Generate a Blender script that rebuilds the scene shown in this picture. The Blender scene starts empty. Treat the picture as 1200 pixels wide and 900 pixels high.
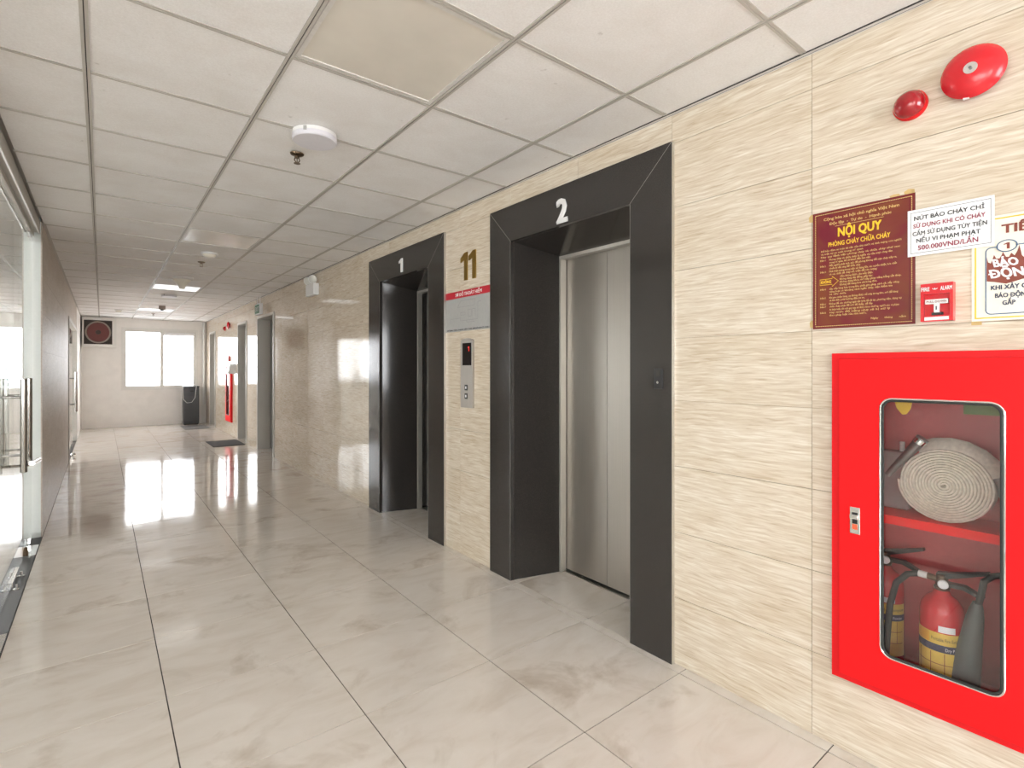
import bpy, bmesh, math, random
from mathutils import Vector, Matrix
random.seed(7)
scene = bpy.context.scene
col = scene.collection
# ------------------------------------------------------------------ camera, world, light, exposure
CAM_H = 1.3514
cam_d = bpy.data.cameras.new('camera'); cam = bpy.data.objects.new('camera', cam_d); col.objects.link(cam)
cam.location = (0, 0, CAM_H); cam.rotation_euler = (math.pi/2, 0, -0.6694)
cam_d.sensor_fit = 'HORIZONTAL'; cam_d.sensor_width = 36; cam_d.lens = 607.5/1200*36
cam_d.shift_y = -18/1200; cam_d.clip_start = 0.02; cam_d.clip_end = 3000
scene.camera = cam
world = bpy.data.worlds.new('sky'); scene.world = world; world.use_nodes = True
bg = world.node_tree.nodes['Background']
bg.inputs['Color'].default_value = (0.965, 0.965, 1.0, 1); bg.inputs['Strength'].default_value = 1.0
vs = scene.view_settings
vs.view_transform = 'Standard'; vs.look = 'None'; vs.gamma = 1; vs.use_curve_mapping = False
vs.exposure = 4.05
scene.cycles.use_denoising = True
scene.cycles.max_bounces = 14; scene.cycles.diffuse_bounces = 7; scene.cycles.glossy_bounces = 6
scene.cycles.transparent_max_bounces = 16
scene.cycles.caustics_reflective = True; scene.cycles.sample_clamp_indirect = 6

def portal(loc, rot, sx, sy):
    l = bpy.data.lights.new('daylight_portal', 'AREA'); l.shape = 'RECTANGLE'; l.size = sx; l.size_y = sy
    l.cycles.is_portal = True
    o = bpy.data.objects.new('daylight_portal', l); col.objects.link(o); o.location = loc; o.rotation_euler = rot
# room measures (metres): x across the corridor, y along it, camera at the origin
XR, XL, YF, YN, XO, ZC = 2.06, -0.375, 15.0, -2.6, -5.6, 2.518
FX = [-0.3917, 0.2083, 0.8083, 1.4083, 2.0083, 2.064]     # floor joints
FY0 = 2.5443 - 0.6*8
CX0, CY0 = -0.0468, 2.6356 - 0.6*8                          # ceiling grid
FARWIN = (0.40, 1.83, 0.90, 2.26)
FARWIN2 = (-3.7, -1.84, 0.90, 2.26)
NEARWINS = [(0.0, 1.80, 0.9, 2.30), (-4.8, -2.0, 0.8, 2.40)]
SIDEWINS = [(-2.2, 1.0), (8.8, 11.6), (11.9, 14.7)]  # unseen side windows; the two far ones added to brighten the corridor end
SIDEZ = (0.85, 2.3)
R90 = math.pi/2
portal(((FARWIN[0]+FARWIN[1])/2, YF+0.25, 1.58), (-R90, 0, 0), 1.5, 1.4)
portal(((FARWIN2[0]+FARWIN2[1])/2, YF+0.25, 1.58), (-R90, 0, 0), 1.9, 1.4)
for a, b, c_, d_ in NEARWINS: portal(((a+b)/2, YN-0.25, (c_+d_)/2), (R90, 0, 0), b-a, d_-c_)
for a, b in SIDEWINS: portal((XO-0.25, (a+b)/2, 1.575), (0, -R90, 0), 1.5, b-a)

# ------------------------------------------------------------------ materials
MATS = {}
def nodes_of(name):
    m = bpy.data.materials.new(name); m.use_nodes = True
    nt = m.node_tree; return m, nt, nt.nodes['Principled BSDF']
def N(nt, t, **kw):
    n = nt.nodes.new(t)
    for k, v in kw.items(): setattr(n, k, v)
    return n
def ramp(nt, fac, stops):
    r = N(nt, 'ShaderNodeValToRGB'); e = r.color_ramp.elements
    while len(e) < len(stops): e.new(0.5)
    for el, (p, c) in zip(e, stops): el.position = p; el.color = (*c, 1)
    nt.links.new(fac, r.inputs['Fac']); return r.outputs['Color']
def coords(nt, scale, per_object=True, kind='Object'):
    tc = N(nt, 'ShaderNodeTexCoord'); mp = N(nt, 'ShaderNodeMapping'); mp.inputs['Scale'].default_value = scale
    src = tc.outputs[kind]
    if per_object:
        oi = N(nt, 'ShaderNodeObjectInfo'); mu = N(nt, 'ShaderNodeMath', operation='MULTIPLY'); mu.inputs[1].default_value = 37.0
        nt.links.new(oi.outputs['Random'], mu.inputs[0])
        va = N(nt, 'ShaderNodeVectorMath', operation='ADD'); nt.links.new(src, va.inputs[0]); nt.links.new(mu.outputs[0], va.inputs[1]); src = va.outputs[0]
    nt.links.new(src, mp.inputs['Vector']); return mp.outputs['Vector']
def noise(nt, vec, scale, detail=4, rough=0.55, dist=0.0):
    n = N(nt, 'ShaderNodeTexNoise'); n.inputs['Scale'].default_value = scale; n.inputs['Detail'].default_value = detail
    n.inputs['Roughness'].default_value = rough; n.inputs['Distortion'].default_value = dist
    nt.links.new(vec, n.inputs['Vector']); return n.outputs['Fac']
def mixc(nt, fac, a, b, mode='MIX'):
    m = N(nt, 'ShaderNodeMix', data_type='RGBA', blend_type=mode)
    for s, v in ((m.inputs['Factor'], fac), (m.inputs[6], a), (m.inputs[7], b)):
        if hasattr(v, 'links'): nt.links.new(v, s)
        elif isinstance(v, (int, float)): s.default_value = v
        else: s.default_value = (*v, 1)
    return m.outputs[2]
def bump(nt, b, h, strength, dist=0.002):
    n = N(nt, 'ShaderNodeBump'); n.inputs['Strength'].default_value = strength; n.inputs['Distance'].default_value = dist
    nt.links.new(h, n.inputs['Height']); nt.links.new(n.outputs['Normal'], b.inputs['Normal'])
def plain(name, c, rough=0.5, metal=0.0, grain=0.06, scale=60, coat=0.0, spec=0.5):
    m, nt, b = nodes_of(name)
    f = noise(nt, coords(nt, (1, 1, 1)), scale, 3)
    c0 = tuple(max(0, x*(1-grain)) for x in c); c1 = tuple(min(1, x*(1+grain)) for x in c)
    nt.links.new(ramp(nt, f, [(0.3, c0), (0.7, c1)]), b.inputs['Base Color'])
    b.inputs['Roughness'].default_value = rough; b.inputs['Metallic'].default_value = metal
    b.inputs['Coat Weight'].default_value = coat; b.inputs['Specular IOR Level'].default_value = spec
    MATS[name] = m; return m
# travertine tile
def travertine(name, stops, rough, warp=1.2, bmp=0.12):
    m, nt, b = nodes_of(name)
    v = coords(nt, (1, 1, 1))
    w = noise(nt, v, 5, 3)
    sv = N(nt, 'ShaderNodeMapping'); sv.inputs['Rotation'].default_value = (math.radians(2.5), 0, 0); sv.inputs['Scale'].default_value = (8, 8, 125)
    va = N(nt, 'ShaderNodeVectorMath', operation='MULTIPLY_ADD'); 
    cmb = N(nt, 'ShaderNodeCombineXYZ'); nt.links.new(w, cmb.inputs['Z'])
    va.inputs[1].default_value = (0, 0, 0.020*warp); nt.links.new(cmb.outputs[0], va.inputs[0]); nt.links.new(v, va.inputs[2])
    nt.links.new(va.outputs[0], sv.inputs['Vector'])
    f1 = noise(nt, sv.outputs[0], 1.0, 5, 0.58, 0.5)
    big = N(nt, 'ShaderNodeMapping'); big.inputs['Scale'].default_value = (2.0, 2.0, 9); nt.links.new(v, big.inputs['Vector'])
    f2 = noise(nt, big.outputs[0], 1.0, 3)
    c1 = ramp(nt, f1, stops)
    c2 = ramp(nt, f2, [(0.3, (0.90, 0.87, 0.82)), (0.65, (1.0, 1.0, 1.0))])
    nt.links.new(mixc(nt, 1.0, c1, c2, 'MULTIPLY'), b.inputs['Base Color'])
    b.inputs['Roughness'].default_value = rough; b.inputs['IOR'].default_value = 1.55
    if bmp: bump(nt, b, f1, bmp, 0.0006)
    MATS[name] = m
travertine('travertine', [(0.28, (0.52, 0.42, 0.315)), (0.42, (0.645, 0.55, 0.435)), (0.54, (0.71, 0.63, 0.52)), (0.70, (0.80, 0.745, 0.655))], 0.045, bmp=0)
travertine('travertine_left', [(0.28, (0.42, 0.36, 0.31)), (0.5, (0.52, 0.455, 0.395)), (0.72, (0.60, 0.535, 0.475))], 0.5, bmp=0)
# porcelain floor tile
def floor_mat():
    m, nt, b = nodes_of('porcelain')
    v = coords(nt, (1, 1, 1))
    f = noise(nt, v, 2.6, 5, 0.6, 0.6)
    st = N(nt, 'ShaderNodeMapping'); st.inputs['Scale'].default_value = (3.5, 9, 5); st.inputs['Rotation'].default_value = (0, 0, 0.25); nt.links.new(v, st.inputs['Vector'])
    g = noise(nt, st.outputs[0], 1.0, 5, 0.6, 0.8)
    c = ramp(nt, g, [(0.28, (0.66, 0.595, 0.525)), (0.5, (0.725, 0.67, 0.61)), (0.7, (0.76, 0.71, 0.655))])
    d = ramp(nt, f, [(0.31, (0.70, 0.65, 0.595)), (0.46, (1, 1, 1))])
    nt.links.new(mixc(nt, 0.75, c, d, 'MULTIPLY'), b.inputs['Base Color'])
    r = ramp(nt, g, [(0.3, (0.055,)*3), (0.7, (0.10,)*3)])
    nt.links.new(r, b.inputs['Roughness']); b.inputs['IOR'].default_value = 1.55
    bump(nt, b, noise(nt, v, 4, 2), 0.03, 0.002)
    MATS['porcelain'] = m
floor_mat()
# granite
def granite():
    m, nt, b = nodes_of('granite')
    v = coords(nt, (1, 1, 1))
    f = noise(nt, v, 420, 2, 0.7)
    nt.links.new(ramp(nt, f, [(0.35, (0.022, 0.020, 0.019)), (0.55, (0.036, 0.032, 0.029)), (0.72, (0.09, 0.08, 0.072))]), b.inputs['Base Color'])
    b.inputs['Roughness'].default_value = 0.13; b.inputs['IOR'].default_value = 1.55
    MATS['granite'] = m
granite()
# mineral fibre ceiling tile
def ctile():
    m, nt, b = nodes_of('ceiling_board')
    v = coords(nt, (1, 1, 1))
    f = noise(nt, v, 130, 4, 0.7); g = noise(nt, v, 3.2, 5, 0.6, 0.4); d = noise(nt, v, 17, 3, 0.6)
    c = ramp(nt, f, [(0.3, (0.80, 0.79, 0.785)), (0.65, (0.88, 0.875, 0.875))])
    c2 = ramp(nt, g, [(0.3, (0.93, 0.915, 0.90)), (0.6, (1, 1, 1))])
    c3 = ramp(nt, d, [(0.24, (0.80, 0.79, 0.78)), (0.30, (1, 1, 1))])
    nt.links.new(mixc(nt, 1.0, mixc(nt, 1.0, c, c2, 'MULTIPLY'), c3, 'MULTIPLY'), b.inputs['Base Color'])
    b.inputs['Roughness'].default_value = 0.75
    bump(nt, b, f, 0.15, 0.001); MATS['ceiling_board'] = m
ctile()
def steel(name, c, rough, sc=(4, 4, 300)):
    m, nt, b = nodes_of(name)
    f = noise(nt, coords(nt, sc), 1.0, 3, 0.6)
    nt.links.new(ramp(nt, f, [(0.3, tuple(x*0.93 for x in c)), (0.7, c)]), b.inputs['Base Color'])
    b.inputs['Metallic'].default_value = 1.0; b.inputs['Roughness'].default_value = rough
    MATS[name] = m
steel('brushed_steel', (0.50, 0.465, 0.425), 0.42, (220, 220, 2))
steel('jamb_steel', (0.62, 0.59, 0.54), 0.28, (150, 150, 2))
MATS['jamb_steel'].node_tree.nodes['Principled BSDF'].inputs['Metallic'].default_value = 0.6
steel('chrome', (0.80, 0.80, 0.79), 0.10, (4, 4, 4)); steel('handle_steel', (0.40, 0.39, 0.37), 0.16, (4, 4, 4))
steel('aluminium', (0.66, 0.65, 0.62), 0.30, (4, 120, 120))
steel('gold_metal', (0.42, 0.27, 0.07), 0.30, (30, 30, 30))
steel('brass', (0.20, 0.145, 0.10), 0.35, (30, 30, 30))
steel('iron_grey', (0.30, 0.30, 0.30), 0.4, (30, 30, 30))
def glass(name, tint, edge=0.0):
    m = bpy.data.materials.new(name); m.use_nodes = True; nt = m.node_tree
    nt.nodes.remove(nt.nodes['Principled BSDF']); out = nt.nodes['Material Output']
    lw = N(nt, 'ShaderNodeLayerWeight'); lw.inputs['Blend'].default_value = 0.5
    p = N(nt, 'ShaderNodeMath', operation='POWER'); p.inputs[1].default_value = 5.0; nt.links.new(lw.outputs['Facing'], p.inputs[0])
    ma = N(nt, 'ShaderNodeMath', operation='MULTIPLY_ADD'); ma.inputs[1].default_value = 0.96; ma.inputs[2].default_value = 0.04; nt.links.new(p.outputs[0], ma.inputs[0])
    tr = N(nt, 'ShaderNodeBsdfTransparent'); tr.inputs['Color'].default_value = (*tint, 1)
    gl = N(nt, 'ShaderNodeBsdfGlossy'); gl.inputs['Roughness'].default_value = 0.0; gl.inputs['Color'].default_value = (1, 1, 1, 1)
    mx = N(nt, 'ShaderNodeMixShader'); nt.links.new(ma.outputs[0], mx.inputs[0]); nt.links.new(tr.outputs[0], mx.inputs[1]); nt.links.new(gl.outputs[0], mx.inputs[2])
    nt.links.new(mx.outputs[0], out.inputs['Surface']); MATS[name] = m
glass('clear_glass', (0.985, 0.992, 0.987)); glass('smoked_glass', (0.93, 0.93, 0.93)); glass('door_glass', (0.89, 0.905, 0.892)); glass('dimmed_glass', (0.62, 0.62, 0.62))
plain('wall_paint', (0.88, 0.86, 0.83), 0.45, grain=0.03, scale=6)
plain('white_paint', (0.80, 0.79, 0.76), 0.4, grain=0.02)
plain('post_paint', (0.72, 0.76, 0.74), 0.35, grain=0.02)
plain('grout_wall', (0.42, 0.33, 0.23), 0.9); plain('grout_floor', (0.055, 0.048, 0.042), 0.9)
plain('joint_fill', (0.30, 0.28, 0.25), 0.5)
plain('led_rim', (0.66, 0.64, 0.61), 0.4)
plain('panel_grey', (0.075, 0.08, 0.085), 0.5)
plain('void', (0.012, 0.012, 0.012), 0.9)
plain('grid_paint', (0.50, 0.475, 0.44), 0.45, grain=0.02); plain('slot_dark', (0.05, 0.045, 0.04), 0.8)
plain('red_paint', (0.86, 0.010, 0.013), 0.5, grain=0.02, scale=200, spec=0.15)
plain('red_edge', (0.70, 0.010, 0.014), 0.45, grain=0.03, scale=200, spec=0.2)
plain('red_plastic', (0.62, 0.012, 0.02), 0.3, grain=0.03, coat=0.3)
plain('red_lens', (0.34, 0.006, 0.012), 0.12, grain=0.1, coat=0.5)
plain('bell_red', (0.66, 0.012, 0.022), 0.25, grain=0.02, coat=0.3)
plain('ext_red', (0.60, 0.02, 0.03), 0.25, grain=0.03, coat=0.4)
plain('white_plastic', (0.80, 0.80, 0.80), 0.35, grain=0.01); plain('lilac_plastic', (0.70, 0.69, 0.74), 0.45, grain=0.02)
plain('black_plastic', (0.018, 0.018, 0.018), 0.35); plain('rubber', (0.022, 0.024, 0.022), 0.55)
plain('dark_grey', (0.055, 0.06, 0.065), 0.3); plain('mat_dark', (0.045, 0.042, 0.04), 0.95, grain=0.3, scale=300)
plain('mat_grey', (0.13, 0.12, 0.115), 0.95, grain=0.3, scale=300)
plain('granite_strip', (0.03, 0.03, 0.03), 0.4, grain=0.4, scale=300)
plain('jamb_grey', (0.55, 0.53, 0.49), 0.4, grain=0.03); plain('door_grey', (0.20, 0.19, 0.175), 0.4, grain=0.03)
plain('paper_white', (0.84, 0.84, 0.86), 0.4, grain=0.01); plain('paper_cream', (0.82, 0.78, 0.68), 0.3, grain=0.02, coat=0.3)
plain('sign_maroon', (0.17, 0.020, 0.022), 0.22, grain=0.12, scale=6, coat=0.3); 
def board_mat():  # maroon board with a brownish reflection painted into its colour
    m, nt, b = nodes_of('sign_maroon_sheen'); f = noise(nt, coords(nt, (1, 5, 4), False), 1.3, 3, 0.5, 0.6)
    nt.links.new(ramp(nt, f, [(0.36, (0.17, 0.012, 0.026)), (0.60, (0.20, 0.050, 0.022))]), b.inputs['Base Color']); b.inputs['Roughness'].default_value = 0.22; MATS['sign_maroon_sheen'] = m
board_mat()
plain('yellow_ink', (0.85, 0.55, 0.02), 0.4, grain=0.02); plain('gold_ink', (0.72, 0.50, 0.16), 0.4, grain=0.02)
plain('black_ink', (0.03, 0.03, 0.035), 0.5); plain('crimson_ink', (0.30, 0.03, 0.07), 0.5); plain('brown_ink', (0.24, 0.05, 0.03), 0.5)
plain('blue_ink', (0.07, 0.14, 0.26), 0.5); plain('navy_ink', (0.045, 0.05, 0.10), 0.5); plain('orange_ink', (0.80, 0.42, 0.07), 0.5)
plain('tape', (0.55, 0.38, 0.15), 0.4, grain=0.2, scale=40)
plain('plan_grey', (0.42, 0.42, 0.41), 0.25, grain=0.03, coat=0.3); plain('plan_red', (0.55, 0.012, 0.03), 0.3)
plain('canvas', (0.78, 0.73, 0.63), 0.8, grain=0.12, scale=90); plain('label_yellow', (0.75, 0.52, 0.10), 0.35, grain=0.05)
plain('green_rect', (0.20, 0.33, 0.09), 0.5); plain('green_sign', (0.02, 0.17, 0.07), 0.35)
plain('latch_red', (0.75, 0.12, 0.05), 0.4); plain('lamp_lens', (0.62, 0.61, 0.56), 0.15, grain=0.02, coat=0.5)
plain('horn_grey', (0.10, 0.115, 0.11), 0.5); plain('cab_inside', (0.62, 0.12, 0.12), 0.4)
plain('led_diffuser', (0.70, 0.665, 0.60), 0.22, grain=0.04, scale=5); plain('fan_red', (0.16, 0.045, 0.04), 0.5)
plain('fan_dark', (0.055, 0.040, 0.032), 0.5, grain=0.2); plain('fan_ring', (0.36, 0.30, 0.26), 0.5)
plain('tower_white', (0.75, 0.76, 0.77), 0.6); plain('tower_teal', (0.06, 0.15, 0.17), 0.2); plain('city_ground', (0.30, 0.30, 0.30), 0.9)
plain('hose_white', (0.75, 0.75, 0.74), 0.4); plain('display_black', (0.012, 0.010, 0.010), 0.12)
def emit(name, c, s):
    m, nt, b = nodes_of(name); b.inputs['Emission Color'].default_value = (*c, 1); b.inputs['Emission Strength'].default_value = s
    b.inputs['Base Color'].default_value = (*[x*0.3 for x in c], 1); MATS[name] = m
emit('red_led', (1.0, 0.03, 0.02), 0.05)
emit('led_added_glow', (1.0, 0.99, 0.98), 0.065)  # faint glow added to the two far panels, which are switched off

# ------------------------------------------------------------------ mesh helpers
ORG = {}
def link(name, me, mat=None, parent=None, org=None):
    o = bpy.data.objects.new(name, me); col.objects.link(o)
    if mat and me and not me.materials: me.materials.append(MATS[mat])
    if parent is not None:
        o.parent = parent
        if org is not None:
            p = ORG[parent.name]; o.location = Vector(org) - p; ORG[o.name] = Vector(org)
        else: ORG[o.name] = ORG[parent.name].copy()
    else:
        o.location = org if org is not None else (0, 0, 0); ORG[o.name] = Vector(o.location)
    return o
def tag(o, label=None, cat=None, group=None, kind=None):
    if label: o['label'] = label
    if cat: o['category'] = cat
    if group: o['group'] = group
    if kind: o['kind'] = kind
    return o
def empty(name, loc, label=None, cat=None, group=None, kind=None):
    return tag(link(name, None, org=loc), label, cat, group, kind)
class B:
    def __init__(s): s.bm = bmesh.new()
    def box(s, x0, x1, y0, y1, z0, z1, bev=0.0):
        bm = s.bm if not bev else bmesh.new()
        vs_ = [bm.verts.new((x, y, z)) for x in (x0, x1) for y in (y0, y1) for z in (z0, z1)]
        for f in ((0, 1, 3, 2), (4, 6, 7, 5), (0, 4, 5, 1), (2, 3, 7, 6), (0, 2, 6, 4), (1, 5, 7, 3)): bm.faces.new([vs_[i] for i in f])
        if bev:
            bmesh.ops.bevel(bm, geom=bm.edges[:], offset=bev, segments=2, affect='EDGES', profile=0.5)
            s.merge(bm)
        return s
    def merge(s, bm):
        me = bpy.data.meshes.new('t'); bm.to_mesh(me); bm.free(); s.bm.from_mesh(me); bpy.data.meshes.remove(me)
    def ring(s, c, u, v, ru, rv, n, a0=0.0):
        return [s.bm.verts.new(c + u*(ru*math.cos(a0+2*math.pi*k/n)) + v*(rv*math.sin(a0+2*math.pi*k/n))) for k in range(n)]
    def bridge(s, r0, r1):
        n = len(r0)
        for k in range(n): s.bm.faces.new((r0[k], r0[(k+1) % n], r1[(k+1) % n], r1[k]))
    def lathe(s, prof, org, axis, n=24, caps=True):
        """prof: list of (distance along axis, radius)"""
        a = Vector(axis).normalized(); u = a.orthogonal().normalized(); v = a.cross(u); o = Vector(org); prev = None
        for i, (t, r) in enumerate(prof):
            cur = s.ring(o + a*t, u, v, r, r, n)
            if prev: s.bridge(prev, cur)
            elif caps: s.bm.faces.new(cur[::-1])
            prev = cur
        if caps: s.bm.faces.new(prev)
        return s
    def cyl(s, p0, p1, r, n=12, r1=None):
        p0, p1 = Vector(p0), Vector(p1); return s.lathe([(0, r), ((p1-p0).length, r if r1 is None else r1)], p0, p1-p0, n)
    def tube(s, pts, r, n=8, closed=False, sq=1.0):
        pts = [Vector(p) for p in pts]; prev = first = None; up = None; m = len(pts)
        for i, p in enumerate(pts):
            a = pts[(i+1) % m] - pts[i-1] if closed else pts[min(i+1, m-1)] - pts[max(i-1, 0)]
            a.normalize()
            if up is None: up = a.orthogonal().normalized()
            u = (up - a*up.dot(a)).normalized(); v = a.cross(u); up = u
            cur = s.ring(p, u, v, r if not isinstance(r, list) else r[i], (r if not isinstance(r, list) else r[i])*sq, n)
            if prev: s.bridge(prev, cur)
            else: first = cur
            prev = cur
        if closed: s.bridge(prev, first)
        else: s.bm.faces.new(first[::-1]); s.bm.faces.new(prev)
        return s
    def prism(s, pts, d):
        """closed polygon (3-D points) extruded by vector d"""
        d = Vector(d); a = [s.bm.verts.new(Vector(p)) for p in pts]; b = [s.bm.verts.new(Vector(p)+d) for p in pts]
        s.bm.faces.new(a[::-1]); s.bm.faces.new(b); s.bridge(a, b); return s
    def mesh(s, name, org=(0, 0, 0), smooth=False):
        bmesh.ops.remove_doubles(s.bm, verts=s.bm.verts[:], dist=1e-6)
        bmesh.ops.recalc_face_normals(s.bm, faces=s.bm.faces[:])
        if smooth:
            for f in s.bm.faces: f.smooth = True
            for e in s.bm.edges:
                if len(e.link_faces) == 2 and e.calc_face_angle(0) > 0.6: e.smooth = False
        bmesh.ops.translate(s.bm, verts=s.bm.verts[:], vec=-Vector(org))
        me = bpy.data.meshes.new(name); s.bm.to_mesh(me); s.bm.free(); return me
    def build(s, name, mat, parent=None, org=None, smooth=False):
        o = org if org is not None else (ORG[parent.name] if parent is not None else (0, 0, 0))
        return link(name, s.mesh(name, o, smooth), mat, parent, org)
def box(name, mat, parent, x0, x1, y0, y1, z0, z1, bev=0.0, org=None): return B().box(x0, x1, y0, y1, z0, z1, bev).build(name, mat, parent, org)
def sub_rects(rect, holes):
    """cells of rect outside the holes: list of breakpoints + kept cells"""
    a0, a1, b0, b1 = rect
    A = sorted({a0, a1, *[h for r in holes for h in r[:2] if a0 < h < a1]}); Bb = sorted({b0, b1, *[h for r in holes for h in r[2:] if b0 < h < b1]})
    out = []
    for i in range(len(A)-1):
        for j in range(len(Bb)-1):
            ca, cb = (A[i]+A[i+1])/2, (Bb[j]+Bb[j+1])/2
            if not any(r[0] < ca < r[1] and r[2] < cb < r[3] for r in holes): out.append((A[i], A[i+1], Bb[j], Bb[j+1]))
    return out
def slab(rect, holes, axis, c0, c1):
    """a plate with rectangular holes; axis 'x','y','z' is its normal, between c0 and c1"""
    s = B(); V = {}; D = Vector((axis == 'x', axis == 'y', axis == 'z'))*(c1-c0)
    def pt(a, b):
        k = (round(a, 5), round(b, 5))
        if k not in V: V[k] = s.bm.verts.new({'x': (c0, a, b), 'y': (a, c0, b), 'z': (a, b, c0)}[axis])
        return V[k]
    fs = [s.bm.faces.new((pt(a0, b0), pt(a1, b0), pt(a1, b1), pt(a0, b1))) for a0, a1, b0, b1 in sub_rects(rect, holes)]
    if not fs: return None
    r = bmesh.ops.extrude_face_region(s.bm, geom=fs, use_keep_orig=True)
    bmesh.ops.translate(s.bm, verts=[g for g in r['geom'] if isinstance(g, bmesh.types.BMVert)], vec=D)
    return s
def dup(o, parent=None, delta=None):
    c = o.copy(); col.objects.link(c); ORG[c.name] = ORG[o.name].copy()
    if parent is not None: c.parent = parent
    if delta is not None: c.location = Vector(o.location) + Vector(delta)
    for ch in list(o.children): dup(ch, c)
    return c

# text laid on a plane: 'r' faces -x (right wall, reads towards -y), 'c' generic
def text_mesh(txt, bold=0.0, extrude=0.0004, res=2):
    cu = bpy.data.curves.new('t', 'FONT'); cu.body = txt; cu.extrude = extrude; cu.resolution_u = res; cu.size = 1
    o = bpy.data.objects.new('t', cu); col.objects.link(o)
    dg = bpy.context.evaluated_depsgraph_get(); me = bpy.data.meshes.new_from_object(o.evaluated_get(dg))
    bpy.data.objects.remove(o); bpy.data.curves.remove(cu); return me
CAPH = None
def text_wall(txt, parent, mat, y_left, y_right, z_base, cap, X, bold=0.0, depth=0.0006, name='lettering', shear=0.0, res=2):
    """lettering on the right wall; y_left > y_right; cap = capital height"""
    global CAPH
    if CAPH is None:
        m = text_mesh('H'); ys = [v.co.y for v in m.vertices]; CAPH = max(ys) - min(ys)
    bars = []
    if 'Đ' in txt:                                   # the stroke of a capital Đ is set as a bar of its own
        wid = lambda q: max(v.co.x for v in text_mesh(q).vertices)
        dx0 = min(v.co.x for v in text_mesh('D').vertices); dw = wid('D') - dx0
        bars = [wid(txt[:i].replace('Đ', 'D') + 'D') - dw for i, ch in enumerate(txt) if ch == 'Đ']; txt = txt.replace('Đ', 'D')
    me = text_mesh(txt, 0, 0.5, res)
    if bars:
        bm = bmesh.new(); bm.from_mesh(me)
        for q in bars:
            h = B().box(q-dw*0.16, q+dw*0.5, CAPH*0.44, CAPH*0.54, -0.5, 0.55); h.bm.to_mesh(tm := bpy.data.meshes.new('t')); h.bm.free(); bm.from_mesh(tm)
        bm.to_mesh(me); bm.free()
    if bold:
        bm = bmesh.new(); zk = 0
        for dx, dy in ((-bold, -bold*0.6), (bold, -bold*0.6), (-bold, bold*0.6), (bold, bold*0.6)) if bold > 0.014 else ((-bold, 0), (bold, 0)):
            n0 = len(bm.verts); bm.from_mesh(me); bm.verts.ensure_lookup_table(); bmesh.ops.translate(bm, verts=bm.verts[n0:], vec=(dx, dy, 0.22*zk)); zk += 1
        bm.to_mesh(me); bm.free()
    xs = [v.co.x for v in me.vertices]; x0, x1 = min(xs), max(xs)
    sx = (y_left - y_right)/(x1-x0); sy = cap/CAPH; o = ORG[parent.name]
    for v in me.vertices:
        x, y, z = (v.co.x-x0)*sx, v.co.y*sy, v.co.z
        v.co = Vector((X - depth*(z+0.5), y_left - x - shear*y, z_base + y)) - o
    me.flip_normals() if False else None
    me.materials.clear(); me.name = name
    return link(name, me, mat, parent)

def numeral_one(parent, mat, y_left, y_right, z, h, X, depth, name='numeral', stem=0.5):
    w = y_left - y_right; st = w*stem
    p = [(y_right, z), (y_right, z+h), (y_right+st*0.78, z+h), (y_left-w*0.16, z+h*0.87), (y_left, z+h*0.83), (y_left, z+h*0.68), (y_right+st, z+h*0.745), (y_right+st, z)]
    return B().prism([(X, a, b) for a, b in p], (-depth, 0, 0)).build(name, mat, parent)
# ------------------------------------------------------------------ setting: floor
def yrange(a, b): return [FY0 + 0.6*k for k in range(0, 40) if a - 0.6 < FY0 + 0.6*k < b]
floor = B().box(XO, 2.75, YN, YF+0.15, -0.16, -0.0035).build('floor', 'grout_floor'); tag(floor, kind='structure')
tile_me = {}
def floor_tile(x0, x1, y0, y1):
    w, d = x1-x0-0.0046, y1-y0-0.0042
    if w < 0.01 or d < 0.01: return
    k = (round(w, 3), round(d, 3))
    if k not in tile_me: tile_me[k] = B().box(-w/2, w/2, -d/2, d/2, -0.008, 0.0).mesh('tile'); tile_me[k].materials.append(MATS['porcelain'])
    link('tile', tile_me[k], None, floor, ((x0+x1)/2, (y0+y1)/2, random.uniform(-0.0004, 0.0)))
ys = [FY0 + 0.6*k for k in range(0, 30)]
for y in ys:
    a, b = max(y, YN), min(y+0.6, YF)
    if b - a < 0.02: continue
    for i in range(5):
        x0, x1 = FX[i], FX[i+1]
        if i == 0 : x0 = -0.374
        floor_tile(x0, x1, a, b)
# recess floors in front of the lifts and inside the side doors
LIFTS = [(1.404, 2.816, 1.643, 2.595), (3.415, 4.826, 3.657, 4.58)]
DOORS = [(8.46, 9.478), (10.36, 11.073), (13.65, 14.368)]
for o0, o1, i0, i1 in LIFTS:
    cuts = [i0] + [y for y in ys if i0 < y < i1] + [i1]
    for a, b in zip(cuts, cuts[1:]): floor_tile(2.064, 2.42, a, b)
for a, b in DOORS: floor_tile(2.064, 2.26, a, b)
# tiles of the room beyond the glass, too oblique to pick apart: one joined field
s = B()
x = -0.5
while x > XO+0.1:
    for y in ys:
        a, b = max(y, YN), min(y+0.6, YF)
        if b-a > 0.05: s.box(max(x-0.597, XO), x, a, b-0.003, -0.008, 0.0)
    x -= 0.6
tag(s.build('tile_field', 'porcelain', floor), kind='stuff')

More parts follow.
